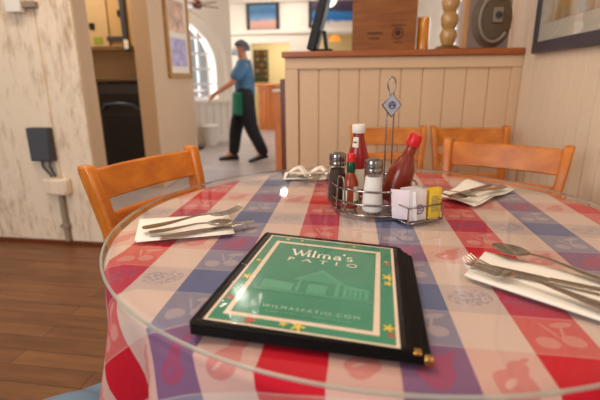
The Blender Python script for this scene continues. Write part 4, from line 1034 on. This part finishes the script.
# ================================================================== waiter
def skin_mesh(name, V, E, m, parent, sub=2, root=0):
    me = bpy.data.meshes.new(name); me.from_pydata([v[0] for v in V], E, []); o = bpy.data.objects.new(name, me); C.objects.link(o)
    md = o.modifiers.new('skin', 'SKIN'); md.use_smooth_shade = True
    sl = me.skin_vertices[0].data if me.skin_vertices else None
    if sl is None:
        bm = bmesh.new(); bm.from_mesh(me); bm.verts.layers.skin.verify(); bm.to_mesh(me); bm.free(); sl = me.skin_vertices[0].data
    for i, v in enumerate(V):
        r_ = v[1]; sl[i].radius = (r_, r_) if not isinstance(r_, tuple) else r_
        sl[i].use_root = (i == root)
    s = o.modifiers.new('sub', 'SUBSURF'); s.levels = sub; s.render_levels = sub
    bpy.context.view_layer.update()
    me2 = bpy.data.meshes.new_from_object(o.evaluated_get(bpy.context.evaluated_depsgraph_get()))
    bpy.data.objects.remove(o); me2.materials.clear(); me2.materials.append(M[m]); me2.name = name
    me2.polygons.foreach_set('use_smooth', [True]*len(me2.polygons))
    q = bpy.data.objects.new(name, me2); C.objects.link(q)
    if parent: q.parent = parent
    return q
M['shirt'] = mat('blue_chambray', (70, 112, 146), .85, var=.12, vs=(8,8,8)); M['trouser'] = mat('black_trousers', (26, 24, 32), .85); M['apron'] = mat('green_apron', (16, 110, 84), .8)
M['hair'] = mat('grey_hair', (84, 88, 96), .8, var=.2, vs=(60,60,60)); M['shoe'] = mat('black_shoes', (20, 18, 22), .45); M['mask'] = mat('pale_face_mask', (205, 218, 232), .8)
DP = 5.55
ap, _ = atd(246, 120, DP); pp = RW(ap, DP)
J = dict(pelvis=(0,0,.90), waist=(.0,0,1.02), chest=(.01,0,1.19), neckb=(.0,0,1.335), neck=(.012,0,1.39), head=(.03,0,1.455), crown=(.022,0,1.53),
         hipL=(0,.085,.86), kneeL=(.07,.09,.47), ankL=(-.005-.18+.02,.10,.12), hipR=(0,-.085,.86), kneeR=(.12,-.085,.48), ankR=(.17,-.09,.085))
# person walks toward local +x ; R leg forward, L leg trailing
J['ankL'] = (-.20, .09, .11); J['kneeL'] = (-.05, .09, .48)
V = []; idx = {}
def jv(n, co, r): idx[n] = len(V); V.append((co, r))
jv('pelvis', J['pelvis'], (.105, .135)); jv('waist', J['waist'], (.095, .125)); jv('chest', J['chest'], (.11, .15)); jv('neckb', J['neckb'], .06); jv('neck', J['neck'], .05)
jv('head', J['head'], (.082, .07)); jv('crown', J['crown'], (.075, .065))
for s_, q in (('L', 1), ('R', -1)):
    jv('hip'+s_, J['hip'+s_], .09); jv('knee'+s_, J['knee'+s_], .057); jv('ank'+s_, J['ank'+s_], .038)
jv('toeR', (.29, -.09, .03), .03); jv('toeL', (-.09, .09, .035), .03); jv('heelR', (.14, -.09, .035), .032); jv('heelL', (-.235, .09, .065), .032)
jv('shL', (.0,.165,1.285), .058); jv('elL', (.13,.20,1.06), .04); jv('wrL', (.32,.17,.93), .026); jv('paL', (.37,.16,.885), .028)
jv('shR', (.0,-.165,1.285), .058); jv('elR', (-.06,-.21,1.03), .04); jv('wrR', (.06,-.2,.82), .026); jv('paR', (.085,-.195,.765), .028)
for s_, pa, dr in (('L', Vector((.37,.16,.885)), Vector((.55,0,-.83))), ('R', Vector((.085,-.195,.765)), Vector((.3,.05,-.95)))):
    dr = dr.normalized()
    for k, (off, ln) in enumerate(((-.021,.062), (-.007,.072), (.007,.068), (.021,.052))):
        sd = Vector((0, 1, 0)); a_ = pa+sd*off+dr*.02; b_ = a_+dr*ln*.55; c_ = b_+(dr+Vector((-.3,0,-.2))).normalized()*ln*.5
        jv(f'f{s_}{k}a', tuple(b_), .009); jv(f'f{s_}{k}b', tuple(c_), .0075)
    q = pa+Vector((.02, -.03 if s_ == 'L' else .03, .01)); jv('t'+s_, tuple(q+dr*.035), .0095)
ED = [('pelvis','waist'),('waist','chest'),('chest','neckb'),('neckb','neck'),('neck','head'),('head','crown')]
for s_ in 'LR':
    ED += [('pelvis','hip'+s_),('hip'+s_,'knee'+s_),('knee'+s_,'ank'+s_),('ank'+s_,'toe'+s_),('ank'+s_,'heel'+s_),('chest','sh'+s_),('sh'+s_,'el'+s_),('el'+s_,'wr'+s_),('wr'+s_,'pa'+s_),('pa'+s_,'t'+s_)]
    for k in range(4): ED += [('pa'+s_, f'f{s_}{k}a'), (f'f{s_}{k}a', f'f{s_}{k}b')]
person = thing('person', 'waiter in blue shirt, green apron and black trousers walking left in the dining room', 'person', (pp.x, pp.y, 0), PI+.12); person.scale = (1.1, 1.12, .965)
skin_mesh('body', V, [(idx[a], idx[b]) for a, b in ED], 'skin', person, 2)
def sub_skin(name, items, edges, m):
    ii = {n: k for k, (n, _, _) in enumerate(items)}
    return skin_mesh(name, [(co, r) for _, co, r in items], [(ii[a], ii[b]) for a, b in edges], m, person, 2)
def mid(a, b, t_): return tuple(Vector(a).lerp(Vector(b), t_))
elL, elR = (.13,.20,1.06), (-.06,-.21,1.03)
sub_skin('shirt', [('q', (0,0,.79), (.12,.15)), ('p', (0,0,.88), (.135,.165)), ('w', J['waist'], (.13,.155)), ('c', J['chest'], (.145,.172)), ('n', (0,0,1.33), .09),
    ('sL', (0,.165,1.275), .085), ('eL', mid((0,.165,1.285), elL, .95), .075), ('sR', (0,-.165,1.275), .085), ('eR', mid((0,-.165,1.285), elR, .95), .075)],
    [('q','p'),('p','w'),('w','c'),('c','n'),('c','sL'),('sL','eL'),('c','sR'),('sR','eR')], 'shirt')
sub_skin('trousers', [('t', (0,0,1.06), (.11,.14)), ('p', (0,0,.905), (.125,.15)), ('hL', (0,.085,.83), .12), ('kL', J['kneeL'], .09), ('aL', (-.215,.09,.075), .068), ('hR', (0,-.085,.83), .12), ('kR', J['kneeR'], .09), ('aR', (.17,-.09,.06), .068)],
    [('t','p'),('p','hL'),('hL','kL'),('kL','aL'),('p','hR'),('hR','kR'),('kR','aR')], 'trouser')
for s_, x0, pit in (('R', .16, 0), ('L', -.20, .25)):
    y_ = -.09 if s_ == 'R' else .09; w = MB(); R_ = Matrix.Rotation(pit, 3, 'Y')
    P = [(-.055, .035, .05), (-.03, .04, .10), (.02, .04, .10), (.07, .043, .07), (.13, .046, .055), (.175, .036, .045), (.19, .015, .03)]
    def fn(u, v, P=P):
        q = v*(len(P)-1); i = min(len(P)-2, int(q)); f_ = q-i; x, hw, h = [P[i][k]*(1-f_)+P[i+1][k]*f_ for k in range(3)]
        a_ = 2*PI*u; return (x, hw*math.cos(a_), max(0, h/2+h/2*math.sin(a_)*1.0))
    w.grid(16, 13, fn, wrap=True); w.f.append(tuple(range(16))); w.mi.append(0); w.f.append(tuple(range(12*16, 13*16))); w.mi.append(0)
    o = w.build('shoe', 'shoe', person, (x0, y_, .0 if s_ == 'R' else .035), smooth=60); o.rotation_euler.y = pit
w = MB(); w.grid(18, 10, lambda u, v: ((.128+.02*v)*math.cos(-1.4+2.8*u)+.012, (.18+.02*v)*math.sin(-1.25+2.5*u), .93-.29*v)); w.build('apron', 'apron', person, smooth=60, solid=.004)
w = MB(); w.grid(24, 12, lambda u, v: (.008+.086*math.cos(2*PI*u)*math.sin(.05+v*1.6), .078*math.sin(2*PI*u)*math.sin(.05+v*1.6), 1.52+.07*math.cos(.05+v*1.6)-(.0 if math.cos(2*PI*u) > .2 else .06*v)), wrap=True)
w.build('hair', 'hair', person, smooth=70, solid=.004)
w = MB(); w.grid(14, 8, lambda u, v: (.035+.088*math.cos(-1.3+2.6*u)*(1+.12*math.sin(PI*v)), .075*math.sin(-1.3+2.6*u), 1.40+.07*v)); w.build('face_mask', 'mask', person, smooth=60, solid=.003)
for q in (-1, 1):
    w = MB(); w.lathe([(.001, -.018), (.012, -.012), (.014, 0), (.012, .014), (.001, .02)], 10, (.01, q*.076, 1.475), caps=False); w.build('ear', 'skin', person, smooth=60)
    w = MB(); w.lathe([(.001, -.007), (.006, -.004), (.007, 0), (.006, .004), (.001, .007)], 10, (.104, q*.028, 1.487), caps=False); w.build('eye', 'black', person, smooth=60)

# ================================================================== light
def area(name, loc, size, target, power, col, sy=None):
    l = bpy.data.lights.new(name, 'AREA'); l.energy = power; l.color = col; l.size = size
    if sy: l.shape = 'RECTANGLE'; l.size_y = sy
    o = bpy.data.objects.new(name, l); C.objects.link(o); o.location = loc; o.rotation_euler = (Vector(target)-Vector(loc)).to_track_quat('-Z', 'Y').to_euler(); return o
WARM = (1, .83, .66); COOL = (.80, .9, 1)
# ceiling lamps over the tables, warm
for p in ((-.7, .5, 2.75), (1.0, .7, 2.75), (-1.3, 1.7, 2.75)):
    area('ceiling_lamp_light', p, .35, (p[0], p[1], 0), 19, WARM)
# daylight from the windows behind the viewer
area('window_daylight', (-2.4, -1.5, 1.6), 1.6, (.2, 1.7, .9), 50, (.90,.95,1), 1.4)
area('window_daylight', (1.2, -1.6, 1.7), 1.6, (0.3, 1.2, .6), 14, (1, .93, .84), 1.4)
# dining room
for x, y, sz, pw in ((-.66, 4.3, .10, 3), (-2.3, 6.0, .6, 28), (-1.6, 8.4, .6, 36), (-.2, 8.9, .4, 16)):
    area('ceiling_lamp_light', (x, y, 2.8), sz, (x, y, 0), pw, (1, .93, .84))
p = RW(aR+.35, (W0+W1)/2, 1.6); area('window_daylight', p, 2.4, RW(-2, (W0+W1)/2, 1.2), 60, (.95, .97, 1), 1.5)
p = bay(SCX, 1.35, -.45); area('window_daylight', p, 1.7, bay(SCX, 1.2, 2), 60, (.93, .96, 1), 1.7)
p = RW((o1a+o1b)/2, 10.6, 2.3); area('back_room_lamp_light', p, .4, (p.x, p.y, 0), 26, (1, .86, .62))
p = RW(-2.9, 3.7, 2.6); area('kitchen_lamp_light', p, .4, (p.x, p.y+.2, 0), 24, (1, .82, .6))
wd = bpy.data.worlds.new('world'); SC.world = wd; wd.use_nodes = True
wd.node_tree.nodes['Background'].inputs[0].default_value = (1, .95, .90, 1); wd.node_tree.nodes['Background'].inputs[1].default_value = .38
SC.view_settings.view_transform = 'Standard'; SC.view_settings.look = 'None'; SC.view_settings.gamma = 1; SC.view_settings.use_curve_mapping = False
SC.view_settings.exposure = -.1
